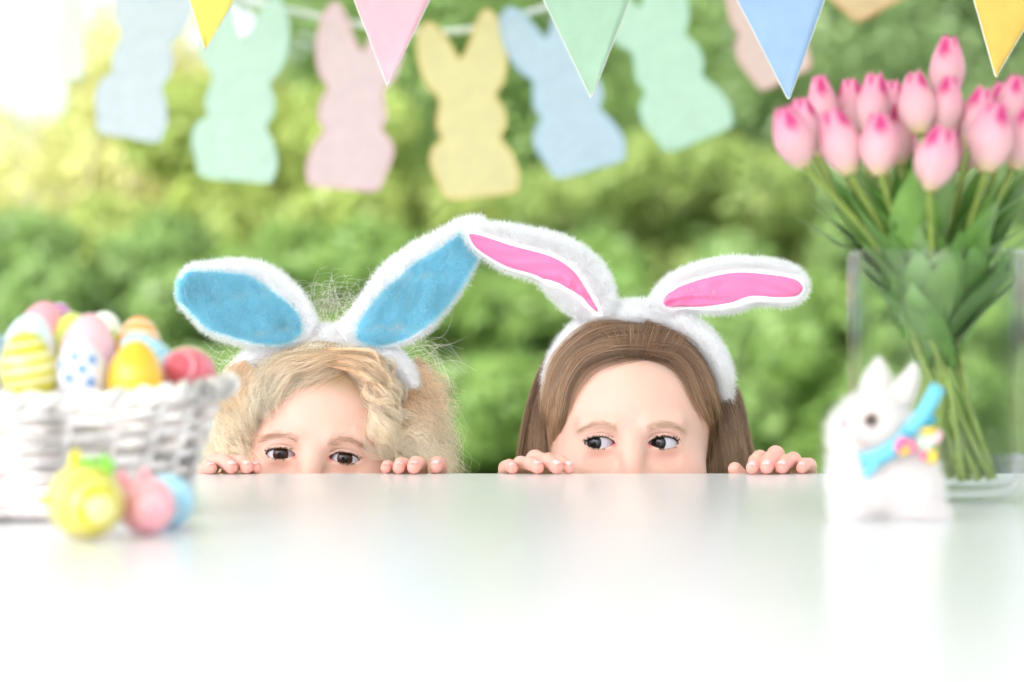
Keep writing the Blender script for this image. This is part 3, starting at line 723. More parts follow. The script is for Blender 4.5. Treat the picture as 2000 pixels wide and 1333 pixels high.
ro2('ribbon_band', [RP(1668, 898, -.024), RP(1700, 888, -.030), RP(1740, 862, -.030), RP(1765, 835, -.024)], .0046)
ro2('ribbon_tail', [RP(1757, 838, -.030), RP(1780, 812, -.031), RP(1798, 785, -.030), RP(1816, 752, -.028)], .0042)
ro2('ribbon_tail', [RP(1700, 890, -.031), RP(1690, 908, -.031), RP(1672, 924, -.030)], .0022)
ro2('ribbon_loop', [RP(1782, 830, -.026), RP(1800, 815, -.026), RP(1806, 808, -.024)], .0036, m_rib2)
m_fl = {k: mat('ribbon flower ' + k, lin(c), .5) for k, c in dict(pink=(245, 110, 150), yellow=(250, 205, 50), mint=(205, 225, 205), blush=(246, 200, 205)).items()}
for name, px, py, rx, rz, rot, m in (('flower_bud', 1742, 864, 11, 17, 30, 'pink'), ('flower_bud', 1762, 868, 10, 14, -20, 'pink'), ('flower_centre', 1752, 874, 7, 15, 48, 'yellow'), ('flower_bud', 1795, 838, 15, 7, 0, 'yellow'),
                                     ('flower_bud', 1786, 886, 8, 9, 0, 'pink'), ('flower_centre', 1802, 888, 10, 14, 10, 'yellow'), ('petal', 1796, 860, 9, 18, 10, 'mint'), ('petal', 1812, 850, 8, 15, 25, 'blush'), ('petal', 1782, 858, 7, 15, 0, 'mint')):
    V, Q = uvsphere(RP(px, py, -.031), (rx * ru, .003, rz * ru), 14, 9, rotm('y', rot)); obj(name, V, Q, m_fl[m], rb)
# ------------------------------------------------------------------ children
m_skin = mat('skin', attr='Col', rough=.48, sub=.35, subr=(1, .35, .2), subs=.003, noise=.05, nscale=28, bump=.12, bscale=1300, spec=.4)
m_nail = mat('fingernail', lin(250, 205, 200), .22, sub=.2)
m_eye = mat('eyeball', attr='Col', rough=.05, spec=.35)
m_lash = mat('eyelash', (.03, .018, .012), .5)
HEADS = {}
def f_head_factory(eye_u, eye_l, lid_tilt, wide=1.0):
    EX, EY = .0252, -.0465
    def f(X, Y, Z):
        A = np.abs(X)
        E_ = lambda c, r, R=None: sd_ell(A, Y, Z, c, r, R)
        d = sd_ell(X, Y, Z, (0, .022, .027), (.0685 * wide, .081, .070))
        d = smin(d, sd_ell(X, Y, Z, (0, -.010, -.026), (.058 * wide, .052, .062)), .03)
        d = smin(d, sd_ell(X, Y, Z, (0, -.030, -.070), (.028, .028, .022)), .025)
        d = smin(d, E_((.033, -.036, -.030), (.024, .020, .024)), .02)
        d = smax(d, -E_((.0265, -.078, .000), (.019, .020, .012)), .014)
        d = smin(d, sd_cap(A, Y, Z, (.014, -.0575, .0135), (.036, -.0490, .0145), .0035, .003), .012)
        d = smin(d, sd_cap(X, Y, Z, (0, -.0575, .004), (0, -.0700, -.024), .0045, .0075), .012)
        d = smin(d, E_((.0085, -.0640, -.028), (.0062, .007, .0055)), .006)
        d = smax(d, -E_((.0042, -.0685, -.0335), (.0022, .004, .0025)), .003)
        d = smin(d, sd_ell(X, Y, Z, (0, -.0605, -.0465), (.018, .006, .0042)), .006)
        d = smin(d, sd_ell(X, Y, Z, (0, -.0590, -.0540), (.015, .006, .0045)), .006)
        d = smax(d, -sd_ell(X, Y, Z, (0, -.0680, -.0500), (.019, .006, .0008)), .002)
        # lids over the eyeball
        d = smin(d, E_((EX, EY, 0), (.0130, .0130, .0126)), .007)
        d = smax(d, -sd_cap(A, Y, Z, (EX - .010, -.0625, -.0105), (EX + .009, -.0600, -.0125), .0031, .0028), .006)
        x = (A - EX)
        tz = lid_tilt * x
        q = np.clip(1 - (x / .0122) ** 2, 0, 1)
        # crease above the upper lid
        cz = eye_u * q ** .6 + .0024 + tz
        dc = np.sqrt((Z - cz) ** 2 * .8 + np.clip(np.abs(x) - .0105, 0, 1) ** 2 + np.clip(np.abs(Y - (EY - .0125)) - .006, 0, 1) ** 2) - .0006
        d = smax(d, -np.maximum(dc, (-d - .0011)), .0012)
        op = np.maximum(np.maximum(Z - tz - eye_u * q ** .65, -eye_l * q ** .8 - (Z - tz)) * .75, np.maximum(np.abs(x) - .0122, Y - EY))
        d = smax(d, -op, .0007)
        # ears and neck
        e = sd_ell(A, Y, Z, (.0705 * wide, .022, -.008), (.0050, .0150, .0245), rotm('z', -22) @ rotm('x', 8))
        e = smax(e, -sd_ell(A, Y, Z, (.0765 * wide, .016, -.006), (.0045, .0085, .0165), rotm('z', -22)), .003)
        d = smin(d, e, .004)
        d = smin(d, sd_cap(X, Y, Z, (0, .024, -.06), (0, .050, -.17), .034, .036), .02)
        return d
    return f, EX, EY
def child(name, label, eyes_px, face_d, roll, yaw, fcfg, gaze, haircol, hands, body_x, shirt_c, brow_z, brow_col, blush, iris):
    """eyes_px: midpoint between the eyes in photo pixels; hands: list of finger chains in photo pixels"""
    f0, EX, EY = f_head_factory(*fcfg)
    em = P(eyes_px[0], eyes_px[1], face_d)
    Rm = rotm('y', roll) @ rotm('z', yaw)
    origin = em - Rm @ np.array([0, -.057, 0])
    tow = lambda V: np.asarray(V) @ Rm.T + origin
    person = empty('person', (origin[0], origin[1] + .1, 0), label, 'person', 'children peeking over the table')
    V, Q = nets(f0, (-.088, -.092, -.155), (.088, .112, .108), .0011)
    V = project(f0, V, 1)
    skin = np.array(lin(231, 189, 170)); red = np.array(lin(230, 152, 134))
    col = np.tile(skin, (len(V), 1))
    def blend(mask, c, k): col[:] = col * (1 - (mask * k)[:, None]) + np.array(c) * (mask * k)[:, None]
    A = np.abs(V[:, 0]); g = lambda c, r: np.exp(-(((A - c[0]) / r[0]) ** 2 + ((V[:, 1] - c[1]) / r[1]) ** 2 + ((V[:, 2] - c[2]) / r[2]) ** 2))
    blend(g((.034, -.05, -.030), (.022, .03, .018)), red, blush); blend(g((0, -.075, -.026), (.010, .02, .012)), red, .5)
    blend(g((0, -.064, -.050), (.016, .01, .007)), lin(214, 110, 105), .8)
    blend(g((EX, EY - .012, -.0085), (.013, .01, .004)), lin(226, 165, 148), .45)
    blend(g((.072, .02, -.008), (.008, .02, .026)), red, .5)
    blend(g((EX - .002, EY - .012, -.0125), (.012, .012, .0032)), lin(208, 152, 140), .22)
    wet = g((EX - .0112, EY - .010, -.001), (.0020, .01, .002)); blend(np.clip(wet * 1.5, 0, 1), lin(215, 110, 105), .8)
    hl = scalp_mask(V, name); blend(hl, haircol, 1.0)
    # hands and hidden rest of the body
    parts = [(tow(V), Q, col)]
    nails = []
    for h_i, fingers in enumerate(hands):
        ch = []
        for (p1, p2, r, yb) in fingers['f']:
            k1 = P(p1[0], p1[1], EDGE_D + .010); k1[1] = .010; k1[2] -= r * .75
            d2 = EDGE_D + yb; k3 = P(p2[0], p2[1], d2); k3[1] = yb; k3[2] = TZ + r * .93
            k2 = k1 * .42 + k3 * .58 + np.array([0, 0, .0022])
            k0 = k1 + (k1 - k3) * np.array([.7, 0, 0]) + np.array([0, .022, -.016])
            ch.append((k0, k1, k2, k3, r))
        wr = np.mean([c[0] for c in ch], 0) + np.array([fingers['w'], .030, -.040]); mcp = [c[0] for c in ch]
        el = wr + np.array([fingers['w'] * 1.5, .07, -.12])
        th_ = fingers.get('thumb')
        def f_h(X, Y, Z):
            d = None
            for (k0, k1, k2, k3, r) in ch:
                a = smin(sd_cap(X, Y, Z, k0, k1, r * 1.12, r * 1.06), sd_cap(X, Y, Z, k1, k2, r * 1.06, r * .94), .003)
                a = smin(a, sd_cap(X, Y, Z, k2, k3, r * .94, r * .90), .0022)
                a = smin(a, sd_ell(X, Y, Z, k1 + np.array([0, 0, r * .18]), (r * 1.0, r * 1.0, r * 1.0)), .002)
                for s in (-.0013, .0013):       # knuckle creases
                    kc = k2 + (k3 - k2) * (s / .006) + np.array([0, -.001, r * .97]); dr = (k3 - k2) / np.linalg.norm(k3 - k2); ac = np.cross(dr, (0, 0, 1.)); ac /= np.linalg.norm(ac)
                    a = smax(a, -sd_cap(X, Y, Z, kc - ac * r * .8, kc + ac * r * .8, .0003, .0003), .0007)
                d = a if d is None else smin(d, a, .0012)
            palm = None
            for m0 in mcp:
                c_ = sd_cap(X, Y, Z, m0, wr * .8 + m0 * .2, .0068, .011); palm = c_ if palm is None else smin(palm, c_, .012)
            d = smin(d, palm, .006); d = smin(d, sd_cap(X, Y, Z, wr, el, .0150, .019), .012)
            if th_:
                tp = P(th_[0], th_[1], EDGE_D + .014); tp[1] = .016
                tb_ = wr * .6 + mcp[0 if fingers['side'] > 0 else -1] * .4
                tm = tp + np.array([(tb_[0] - tp[0]) * .3, .006, -.016])
                d = smin(d, smin(sd_cap(X, Y, Z, tb_, tm, .0085, .0066), sd_cap(X, Y, Z, tm, tp, .0066, .0055), .004), .005)
            return d
        allp = np.array([q for c in ch for q in c[:4]] + [wr, el]); lo = allp.min(0) - .024; hi = allp.max(0) + .024
        Vh, Qh = nets(f_h, lo, hi, .00095)
        ch_col = np.tile(np.array(lin(240, 186, 168)), (len(Vh), 1))
        for (k0, k1, k2, k3, r) in ch:
            for kk, s, q in ((k3, r * 1.1, .75), (k1, r * .9, .35), (k2, r * .6, .2)):
                w_ = np.exp(-(np.linalg.norm(Vh - kk, axis=1) / s) ** 2) * q; ch_col = ch_col * (1 - w_[:, None]) + np.array(lin(243, 152, 138)) * w_[:, None]
        parts.append((Vh, Qh, ch_col))
        for (k0, k1, k2, k3, r) in ch:
            ax = k3 - k2; ax /= np.linalg.norm(ax); up = np.array([0, -.25, 1.0]); up -= ax * up.dot(ax); up /= np.linalg.norm(up); sd_ = np.cross(ax, up)
            Vn = []
            for side in (0, 1):
                for i in range(7):
                    for j in range(7):
                        u, v = (i / 6 - .15), (2 * j / 6 - 1); wv = r * .60 * (1 - .12 * (u - .5) ** 2) * (1 if u < .65 else max(.55, math.sqrt(max(0, 1 - ((u - .65) / .42) ** 2))))
                        a_ = v * wv / (r * .9)
                        c0 = k3 + ax * (u * r * 1.05 - r * .28)
                        rr_ = r * (.955 if side == 0 else .86) * (1 - .10 * max(0, u - .3) ** 2 * 3)
                        Vn.append(c0 + up * rr_ * math.cos(a_) + sd_ * rr_ * math.sin(a_))
            g7 = grid_faces(7, 7); rimq = [0, 1, 2, 3, 4, 5, 6, 13, 20, 27, 34, 41, 48, 47, 46, 45, 44, 43, 42, 35, 28, 21, 14, 7]
            Qn = g7 + [tuple(reversed([i + 49 for i in q])) for q in g7] + [(b, a, a + 49, b + 49) for a, b in zip(rimq, rimq[1:] + rimq[:1])]
            nails.append(orient(np.array(Vn), Qn))
        fingers['wr'], fingers['el'] = wr, el
    nk = tow([[0, .050, -.165]])[0]; bx = body_x
    sh = [nk + np.array([s * .085, .012, -.045]) for s in (-1, 1)]; hip = np.array([nk[0], nk[1] + .075, .30])
    kn = [np.array([nk[0] + s * .075, nk[1] - .06, .058]) for s in (-1, 1)]; ft = [np.array([nk[0] + s * .07, nk[1] + .20, .045]) for s in (-1, 1)]
    def f_torso(X, Y, Z, g=0):
        d = sd_cap(X, Y, Z, nk + np.array([0, .02, -.08]), hip, .070, .080)
        for s in (0, 1):
            d = smin(d, sd_cap(X, Y, Z, nk + np.array([0, .012, -.045]), sh[s], .038, .032), .03)
        d = smin(d, sd_cap(X, Y, Z, nk, nk + np.array([0, .012, -.06]), .036, .045), .02)
        for s in (0, 1):
            el = hands[s]['el']; d = smin(d, sd_cap(X, Y, Z, sh[s], el, .029, .022), .015)
        return d - g
    def f_legs(X, Y, Z, g=0):
        d = sd_cap(X, Y, Z, hip + np.array([-.03, 0, 0]), hip + np.array([.03, 0, 0]), .078, .078)
        for s in (0, 1):
            d = smin(d, sd_cap(X, Y, Z, hip + np.array([(s * 2 - 1) * .045, 0, -.02]), kn[s], .056, .040), .02); d = smin(d, sd_cap(X, Y, Z, kn[s], ft[s], .038, .027), .015)
            d = smin(d, sd_cap(X, Y, Z, ft[s], ft[s] + np.array([0, .055, -.008]), .026, .022), .015)
        return np.maximum(d - g, .008 - Z)
    lo = np.array([bx - .30, -.01, .0]); hi = np.array([bx + .30, .52, .72])
    fb = lambda X, Y, Z: smin(f_torso(X, Y, Z), f_legs(X, Y, Z), .02)
    Vb, Qb = nets(fb, lo, hi, .006); parts.append((Vb, Qb, np.tile(skin, (len(Vb), 1))))
    n = 0; VV, QQ, CC = [], [], []
    for v, q, c in parts: VV.append(v); QQ.append(q + n); CC.append(c); n += len(v)
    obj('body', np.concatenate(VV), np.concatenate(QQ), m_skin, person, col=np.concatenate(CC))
    for v, q in nails: obj('fingernail', v, q, m_nail, person)
    V, Q = nets(lambda X, Y, Z: np.maximum(f_torso(X, Y, Z, .007), Z - nk[2] + .03), lo, hi, .006); obj('shirt', V, Q, mat('shirt ' + name, shirt_c, .9, bump=.3, bscale=500), person)
    V, Q = nets(lambda X, Y, Z: np.maximum(f_legs(X, Y, Z, .009), Z - .37), lo, hi, .006); obj('trousers', V, Q, mat('trousers ' + name, (.10, .14, .25), .9, bump=.3, bscale=500), person)
    # eyes
    for s in (-1, 1):
        c = np.array([s * EX, EY, 0]); r = .01165
        V, Q = uvsphere((0, 0, 0), (1, 1, 1), 64, 48)
        gz = np.array([gaze[0], -1.0, gaze[1]]); gz /= np.linalg.norm(gz)
        V = V @ rotm('x', 90).T      # poles on the y axis
        ang = np.arccos(np.clip(V @ np.array([0, -1., 0]), -1, 1)) * r
        ri, rp = .0064, .0028
        C = np.tile(cl(206, 204, 210), (len(V), 1))
        az_ = np.arctan2(V[:, 2], V[:, 0]); fib = .5 + .5 * np.sin(az_ * 23 + 2 * np.sin(az_ * 7)); k = (ang < ri)
        C[k] = np.array(iris) * (.75 + .6 * fib[k, None]); C[(ang > ri * .86) & k] = np.array(iris) * .35; C[ang < rp] = (.004, .004, .004)
        # turn the optical axis (0,-1,0) to the gaze
        q = Vector((0, -1, 0)).rotation_difference(Vector(gz)); M = np.array(q.to_matrix()); V = V * (1 + .035 * np.exp(-(ang / .0055) ** 4))[:, None]
        obj('eye', tow(V @ M.T * r + c), Q, m_eye, person, col=C)
        # lashes on both lids
        eu, el_, tilt = fcfg[:3]; S = []
        for up in (1, 0):
            for k in range(90 if up else 34):
                x = rng.uniform(-.0108 if up else -.004, .0120); qv = max(0, 1 - (x / .0122) ** 2); z = (eu * qv ** .65 if up else -el_ * qv ** .8) + tilt * x
                yy = EY - math.sqrt(max(1e-6, .0127 ** 2 - x * x - z * z)) - .0002
                o_ = np.array([s * (EX + x), yy, z]); L_ = (.0050 if up else .0022) * rng.uniform(.6, 1.1)
                dr = np.array([s * (x * 40 + rng.normal() * .12), -.85, .10 if up else -.35]); dr /= np.linalg.norm(dr)
                S.append([o_, o_ + dr * L_ * .5 + np.array([0, 0, -.0002 if up else 0]), o_ + dr * L_ + np.array([0, 0, (.0013 if up else -.0006)])])
        hairs('eyelashes', tow(np.array(S).reshape(-1, 3)).reshape(-1, 3, 3), m_lash, person, .00020, .00005)
        xs = np.linspace(-.0118, .0120, 30); L_ = []
        for x in xs:
            qv = max(0, 1 - (x / .0122) ** 2); z = eu * qv ** .65 + tilt * x - .0001; L_.append((s * (EX + x), EY - math.sqrt(max(1e-6, .0124 ** 2 - x * x - z * z)) - .0001, z))
        obj('lash_line', *tube(tow(L_), np.interp(np.linspace(0, 1, 30), [0, .3, 1], [.0002, .00042, .00058]), 6), m_lash, person)
        # eyebrow
        n_b = 310; u = rng.random(n_b); x = .0105 + .030 * u; zc = brow_z - .0006 + .0044 * np.sin(math.pi * (u * .9 + .02)) ** .8 - .006 * np.clip(u - .55, 0, 1) + rng.normal(size=n_b) * .0023 * (1 - .55 * u)
        p = np.stack([s * x, np.full(n_b, -.075), zc], 1)
        for _ in range(40):
            dd_ = f0(*p.astype(np.float32).T); p[:, 1] += np.clip(dd_, -.01, .01) * .7
        nn = normals(f0, p); L_ = .0054 * rng.uniform(.6, 1.1, n_b)[:, None]
        dr = np.stack([s * (.75 + .4 * u), 0 * u, .38 - .75 * u + rng.normal(size=n_b) * .2], 1) + nn * .22; dr /= np.linalg.norm(dr, axis=1)[:, None]
        S = np.stack([p, p + dr * L_ * .5 + nn * .0002, p + dr * L_ * 1.0], 1)
        hairs('eyebrow', tow(S.reshape(-1, 3)).reshape(-1, 3, 3), mat('brow ' + name, brow_col, .6), person, .00006, .00002)
    return person, f0, tow, origin, Rm
def scalp_mask(V, name):
    """1 where hair grows: behind the hairline"""
    x, y, z = np.abs(V[:, 0]), V[:, 1], V[:, 2]
    hz = .067 - 7.0 * x ** 2 if name == 'girl' else .055 - 5.0 * x ** 2
    front = 1 / (1 + np.exp(-(z - hz) / .0035))
    side = 1 / (1 + np.exp(-(y - (-.004 + .25 * np.clip(z, -.02, .06))) / .004)) * 1 / (1 + np.exp((-.035 - z) / .006)) * (x < .0695)
    return np.clip(np.maximum(front * (z > .0), side), 0, 1)
IR_B = (.045, .018, .009); IR_G = (.016, .014, .012)
def hand(fs, w, side, thumb=None): return dict(f=fs, w=w, side=side, thumb=thumb)
R1 = .0056
girl_h = [hand([((988, 906), (1001, 921), R1 * .86, -.012), ((1017, 898), (1050, 923), R1, -.015), ((1045, 886), (1087, 923), R1 * 1.05, -.015), ((1072, 891), (1111, 922), R1 * .96, -.011)], -.012, -1),
          hand([((1484, 886), (1469, 922), R1 * .96, -.016), ((1515, 878), (1497, 923), R1 * 1.06, -.016), ((1549, 890), (1527, 922), R1 * 1.02, -.013), ((1580, 901), (1566, 920), R1 * .88, -.008)], .012, 1, (1436, 917))]
boy_h = [hand([((398, 914), (413, 923), R1 * .86, -.014), ((420, 890), (452, 923), R1 * 1.0, -.014), ((455, 895), (482, 923), R1 * 1.0, -.011), ((487, 913), (501, 921), R1 * .86, -.006)], -.010, -1),
         hand([((762, 911), (754, 921), R1 * .84, -.004), ((788, 901), (779, 921), R1 * .95, -.013), ((818, 899), (808, 923), R1 * 1.02, -.015), ((857, 900), (851, 919), R1 * 1.0, -.004)], .008, 1)]
girl, fG, towG, oG, RG = child('girl', 'child with straight brown hair looking sideways over the table edge in pink-lined bunny ears', (1234, 866), 1.892, 0, 0, (.0052, .0042, -.02), (-.46, .02), (.11, .06, .033), girl_h, .09, (.75, .55, .6), .0112, (.60, .43, .29), .26, IR_G)
boy, fB, towB, oB, RB = child('boy', 'child with curly blond hair peeking over the table edge in blue-lined bunny ears', (610, 892), 1.892, 4, 0, (.0047, .0036, -.04), (.03, .0), (.42, .28, .15), boy_h, -.155, (.5, .6, .75), .0116, (.52, .32, .21), .24, IR_B)
# ------------------------------------------------------------------ hair
def hairmat(name, c, root, rough=.35, var=.25, tl=.3):
    m = bpy.data.materials.new(name); m.use_nodes = True; t = m.node_tree; N = t.nodes; L = t.links
    p = N['Principled BSDF']; p.inputs['Roughness'].default_value = rough; p.inputs['Specular IOR Level'].default_value = .45
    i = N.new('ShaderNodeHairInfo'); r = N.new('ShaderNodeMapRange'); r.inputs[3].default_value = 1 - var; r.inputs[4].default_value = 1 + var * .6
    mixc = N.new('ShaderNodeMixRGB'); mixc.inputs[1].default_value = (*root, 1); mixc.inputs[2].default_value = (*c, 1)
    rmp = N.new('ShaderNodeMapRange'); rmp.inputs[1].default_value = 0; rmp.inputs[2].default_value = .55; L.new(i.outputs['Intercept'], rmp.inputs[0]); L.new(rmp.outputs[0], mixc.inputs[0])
    hs_ = N.new('ShaderNodeHueSaturation'); L.new(mixc.outputs[0], hs_.inputs['Color'])
    L.new(i.outputs['Random'], r.inputs[0]); L.new(r.outputs[0], hs_.inputs['Value'])
    at = N.new('ShaderNodeAttribute'); at.attribute_name = 'tint'; h2 = N.new('ShaderNodeHueSaturation'); L.new(hs_.outputs[0], h2.inputs['Color']); L.new(at.outputs['Fac'], h2.inputs['Value'])
    tr = N.new('ShaderNodeBsdfTranslucent'); mx = N.new('ShaderNodeMixShader'); mx.inputs[0].default_value = tl
    L.new(h2.outputs[0], p.inputs['Base Color']); L.new(h2.outputs[0], tr.inputs['Color']); L.new(p.outputs[0], mx.inputs[1]); L.new(tr.outputs[0], mx.inputs[2])
    L.new(mx.outputs[0], N['Material Output'].inputs['Surface']); return m
SK_C, SK_R = np.array([0, .022, .027]), np.array([.0685, .081, .070])
CAM = np.array([0, -EDGE_D, CZ])
def shell_pt(px, py, origin, Rm, lift):
    """point where the camera ray first meets the lifted skull ellipsoid"""
    r = SK_R + lift; d = P(px, py, 1.0) - CAM
    o = ((CAM - origin) @ Rm - SK_C) / r; v = (d @ Rm) / r
    a, b, c = v.dot(v), o.dot(v), o.dot(o) - 1
    disc = b * b - a * c; t = (-b - math.sqrt(max(0, disc))) / a
    return CAM + d * t
TL = {}
def guided(guides, n, k, origin, Rm, lift=(.001, .006), jit=2.0, clumps=40, csig=.10, wave=0.0, curl=None, tip=.5):
    G = []
    for g in guides:
        pts = []
        for q in g:
            pts.append(P(*q) if len(q) == 3 else shell_pt(q[0], q[1], origin, Rm, (lift[0] + lift[1]) / 2))
        G.append(spline(pts, k))
    G = np.array(G); ng = len(G); S = []; ctint = 1 + .45 * (rng.random(clumps) - .45); TL.setdefault(k, [])
    cu = rng.random(clumps) * (ng - 1); coff = rng.normal(size=(clumps, 3)) * .0017; cph = rng.random(clumps) * 6.28; cw = rng.normal(size=clumps)
    t = np.linspace(0, 1, k)[:, None]
    for _ in range(n):
        c = rng.integers(clumps); u = np.clip(cu[c] + rng.normal() * csig * (ng - 1) / 3, 0, ng - 1 - 1e-6)
        uc = cu[c]; i = int(u); f = u - i; s = G[i] * (1 - f) + G[i + 1 if i + 1 < ng else i] * f
        i2 = min(int(uc), ng - 2); f2 = uc - i2; sc_ = G[i2] * (1 - f2) + G[i2 + 1] * f2
        s = s * (1 - tip * t) + sc_ * tip * t
        px = 1.9 / F
        s = s + (rng.normal(size=3) * jit * px + coff[c]) * np.minimum(1, t * 3 + .3) * np.array([1, .6, 1])
        out_ = s - (origin + Rm @ SK_C); out_ /= np.linalg.norm(out_, axis=1)[:, None]
        s = s + out_ * (rng.random() * (lift[1] - lift[0]) - (lift[1] - lift[0]) * .5) * np.minimum(1, t * 4)
        if wave: s = s + np.stack([np.sin(t[:, 0] * (5 + cw[c]) + cph[c]), np.cos(t[:, 0] * (4 + cw[c]) + cph[c] * 2), np.sin(t[:, 0] * 6 + cph[c])], 1) * wave * t
        if curl:
            amp, wl, st = curl; ln = np.linalg.norm(s[-1] - s[0]); T = np.gradient(s, axis=0); T /= np.linalg.norm(T, axis=1)[:, None] + 1e-9
            A = np.cross(T, np.array([.3, 1., .2])); A /= np.linalg.norm(A, axis=1)[:, None] + 1e-9; B = np.cross(T, A)
            am = amp * (.5 + rng.random() * .3 + .5 * abs(cw[c])) * np.clip((t - st) / (1 - st), 0, 1) ** .8; ph = cph[c] + rng.normal() * .25 + t * ln / wl * 6.28 * (1 + .15 * cw[c])
            s = s + A * am * np.sin(ph) + B * am * np.cos(ph)
        S.append(s[:int(k)]); TL[k].append(ctint[c])
    return np.array(S)
def cap_hair(n, k, origin, Rm, length, keep, curl=None, out=.3, tipz=-.12, clumps=220):
    """roots all over the skull behind the headband, running down the head and falling free"""
    d = rng.normal(size=(n * 3, 3)); d /= np.linalg.norm(d, axis=1)[:, None]; d = d[keep(SK_C + d * SK_R)][:n]
    cd = rng.normal(size=(clumps, 3)); cd /= np.linalg.norm(cd, axis=1)[:, None]; cph = rng.random(clumps) * 6.28; cw = rng.normal(size=clumps)
    ci = np.argmax(d @ cd.T, 1); S = []
    for q, c in zip(d, ci):
        p = SK_C + q * SK_R * 1.01; s = [p.copy()]; L_ = length * rng.uniform(.7, 1.1); st = L_ / (k - 1)
        nn = q / SK_R; nn /= np.linalg.norm(nn)
        down = np.array([nn[0] * .3, .35 if q[2] > .3 else .05, -1.0]); dr = down - nn * down.dot(nn); dr = dr / (np.linalg.norm(dr) + 1e-6) + nn * out * rng.uniform(.3, 1); dr /= np.linalg.norm(dr)
        for i in range(k - 1):
            dr = dr + np.array([0, 0, -.9]) * st / .05; rel = (p - SK_C) / (SK_R + .004 + .006 * (c % 7) / 7); m_ = np.linalg.norm(rel); dr /= np.linalg.norm(dr)
            p = p + dr * st; rel = (p - SK_C) / (SK_R + .0025 + .007 * ((c * 37) % 11) / 11); m_ = np.linalg.norm(rel)
            if m_ < 1 and p[2] > -.03: p = SK_C + (p - SK_C) / m_
            elif p[2] <= -.03 and abs(p[0]) < SK_R[0] and p[1] < .09: p[0] += np.sign(q[0]) * .0006; p[1] += .0008
            s.append(p.copy())
        s = np.array(s)
        if curl:
            t = np.linspace(0, 1, k)[:, None]; amp, wl = curl
            T = np.gradient(s, axis=0); T /= np.linalg.norm(T, axis=1)[:, None] + 1e-9; A = np.cross(T, np.array([.3, 1., .2])); A /= np.linalg.norm(A, axis=1)[:, None] + 1e-9; B = np.cross(T, A)
            am = amp * (.5 + .5 * abs(cw[c]) + .3 * rng.random()) * t ** .7; ph = cph[c] + rng.normal() * .3 + t * length / wl * 6.28 * (1 + .15 * cw[c]); s = s + A * am * np.sin(ph) + B * am * np.cos(ph)
        S.append(s @ Rm.T + origin)
    return np.array(S)
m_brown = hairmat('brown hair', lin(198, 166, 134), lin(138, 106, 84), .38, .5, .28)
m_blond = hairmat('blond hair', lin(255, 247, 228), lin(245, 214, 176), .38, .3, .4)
# girl: swept back from a parting, tucked behind the ears
gl = [[(1290, 626), (1165, 640), (1092, 700), (1070, 765), (1066, 805), (1074, 835, 1.975)], [(1294, 638), (1180, 650), (1108, 700), (1082, 760), (1078, 805), (1081, 838, 1.972)],
      [(1292, 652), (1190, 664), (1120, 705), (1093, 760), (1087, 802), (1085, 850), (1084, 930)], [(1288, 668), (1200, 678), (1138, 702), (1108, 748), (1098, 792), (1093, 845), (1093, 925)],
      [(1284, 688), (1208, 692), (1150, 710), (1120, 748), (1108, 790), (1101, 835), (1098, 925)]]
gr = [[(1262, 628), (1335, 648), (1388, 702), (1412, 770), (1424, 830), (1432, 900)], [(1262, 640), (1332, 658), (1382, 712), (1406, 780), (1418, 845), (1426, 915)],
      [(1262, 655), (1330, 674), (1374, 726), (1394, 785), (1408, 850), (1418, 925)], [(1266, 672), (1322, 688), (1360, 730), (1378, 782), (1393, 840), (1402, 935)],
      [(1268, 690), (1310, 700), (1344, 734), (1360, 778), (1376, 822), (1385, 865), (1384, 935)]]
S = [guided(gl, 5200, 16, oG, RG, (.0005, .006), 2.2, 34, .13), guided(gr, 5600, 16, oG, RG, (.0005, .006), 2.4, 34, .13)]
S.append(guided([[(1200, 702), (1178, 675), (1168, 655)], [(1222, 698), (1212, 668), (1200, 646)], [(1250, 696), (1258, 664), (1262, 642)], [(1285, 700), (1302, 668), (1314, 648)], [(1300, 706), (1325, 682), (1337, 662)]], 1300, 16, oG, RG, (.0002, .004), 5, 60, .5, .001, tip=.1))
fine = guided([gl[-1], [(1262, 702), (1212, 708), (1164, 728), (1136, 762), (1120, 800), (1108, 850)]], 260, 12, oG, RG, (.0002, .0015), 2.5, 60, .3, tip=0); S2 = [fine]
S2.append(guided([gr[-1], [(1258, 702), (1298, 712), (1330, 744), (1348, 786), (1366, 836), (1378, 890)]], 260, 12, oG, RG, (.0002, .0015), 2.5, 60, .3, tip=0))
dl = 1.955
S.append(guided(gl, 170, 16, oG, RG, (.002, .0065), 7, 170, .3, .003, tip=0)); S.append(guided(gr, 170, 16, oG, RG, (.002, .0065), 7, 170, .3, .003, tip=0)); TL[16][-340:] = [1.35] * 340
S.append(guided([[(1075, 730, dl + .02), (1052, 800, dl + .02), (1044, 870, dl + .015), (1040, 960, dl + .01)], [(1085, 730, dl), (1068, 800, dl), (1064, 870, dl), (1060, 960, dl)], [(1095, 740, dl + .03), (1086, 800, dl + .03), (1086, 870, dl + .03), (1090, 960, dl + .03)]], 2600, 14, oG, RG, (.0, .004), 3, 40, .2, .003))
S.append(guided([[(1425, 740, dl + .02), (1448, 800, dl + .02), (1462, 870, dl + .015), (1478, 960, dl + .01)], [(1415, 760, dl), (1432, 820, dl), (1440, 880, dl), (1450, 960, dl)], [(1400, 800, dl), (1412, 850, dl - .01), (1418, 900, dl - .015), (1420, 960, dl - .015)]], 2800, 14, oG, RG, (.0, .004), 3, 40, .2, .003))
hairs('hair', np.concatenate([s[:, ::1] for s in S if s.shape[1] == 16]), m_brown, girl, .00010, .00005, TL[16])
hairs('long_hair', np.concatenate([s for s in S if s.shape[1] == 14]), m_brown, girl, .00010, .00004, np.array(TL[14]) * .8)  # tint darkened to imitate the shaded gap behind the ears
hairs('fine_hair', np.concatenate(S2), m_brown, girl, .00005, .00002, TL[12])
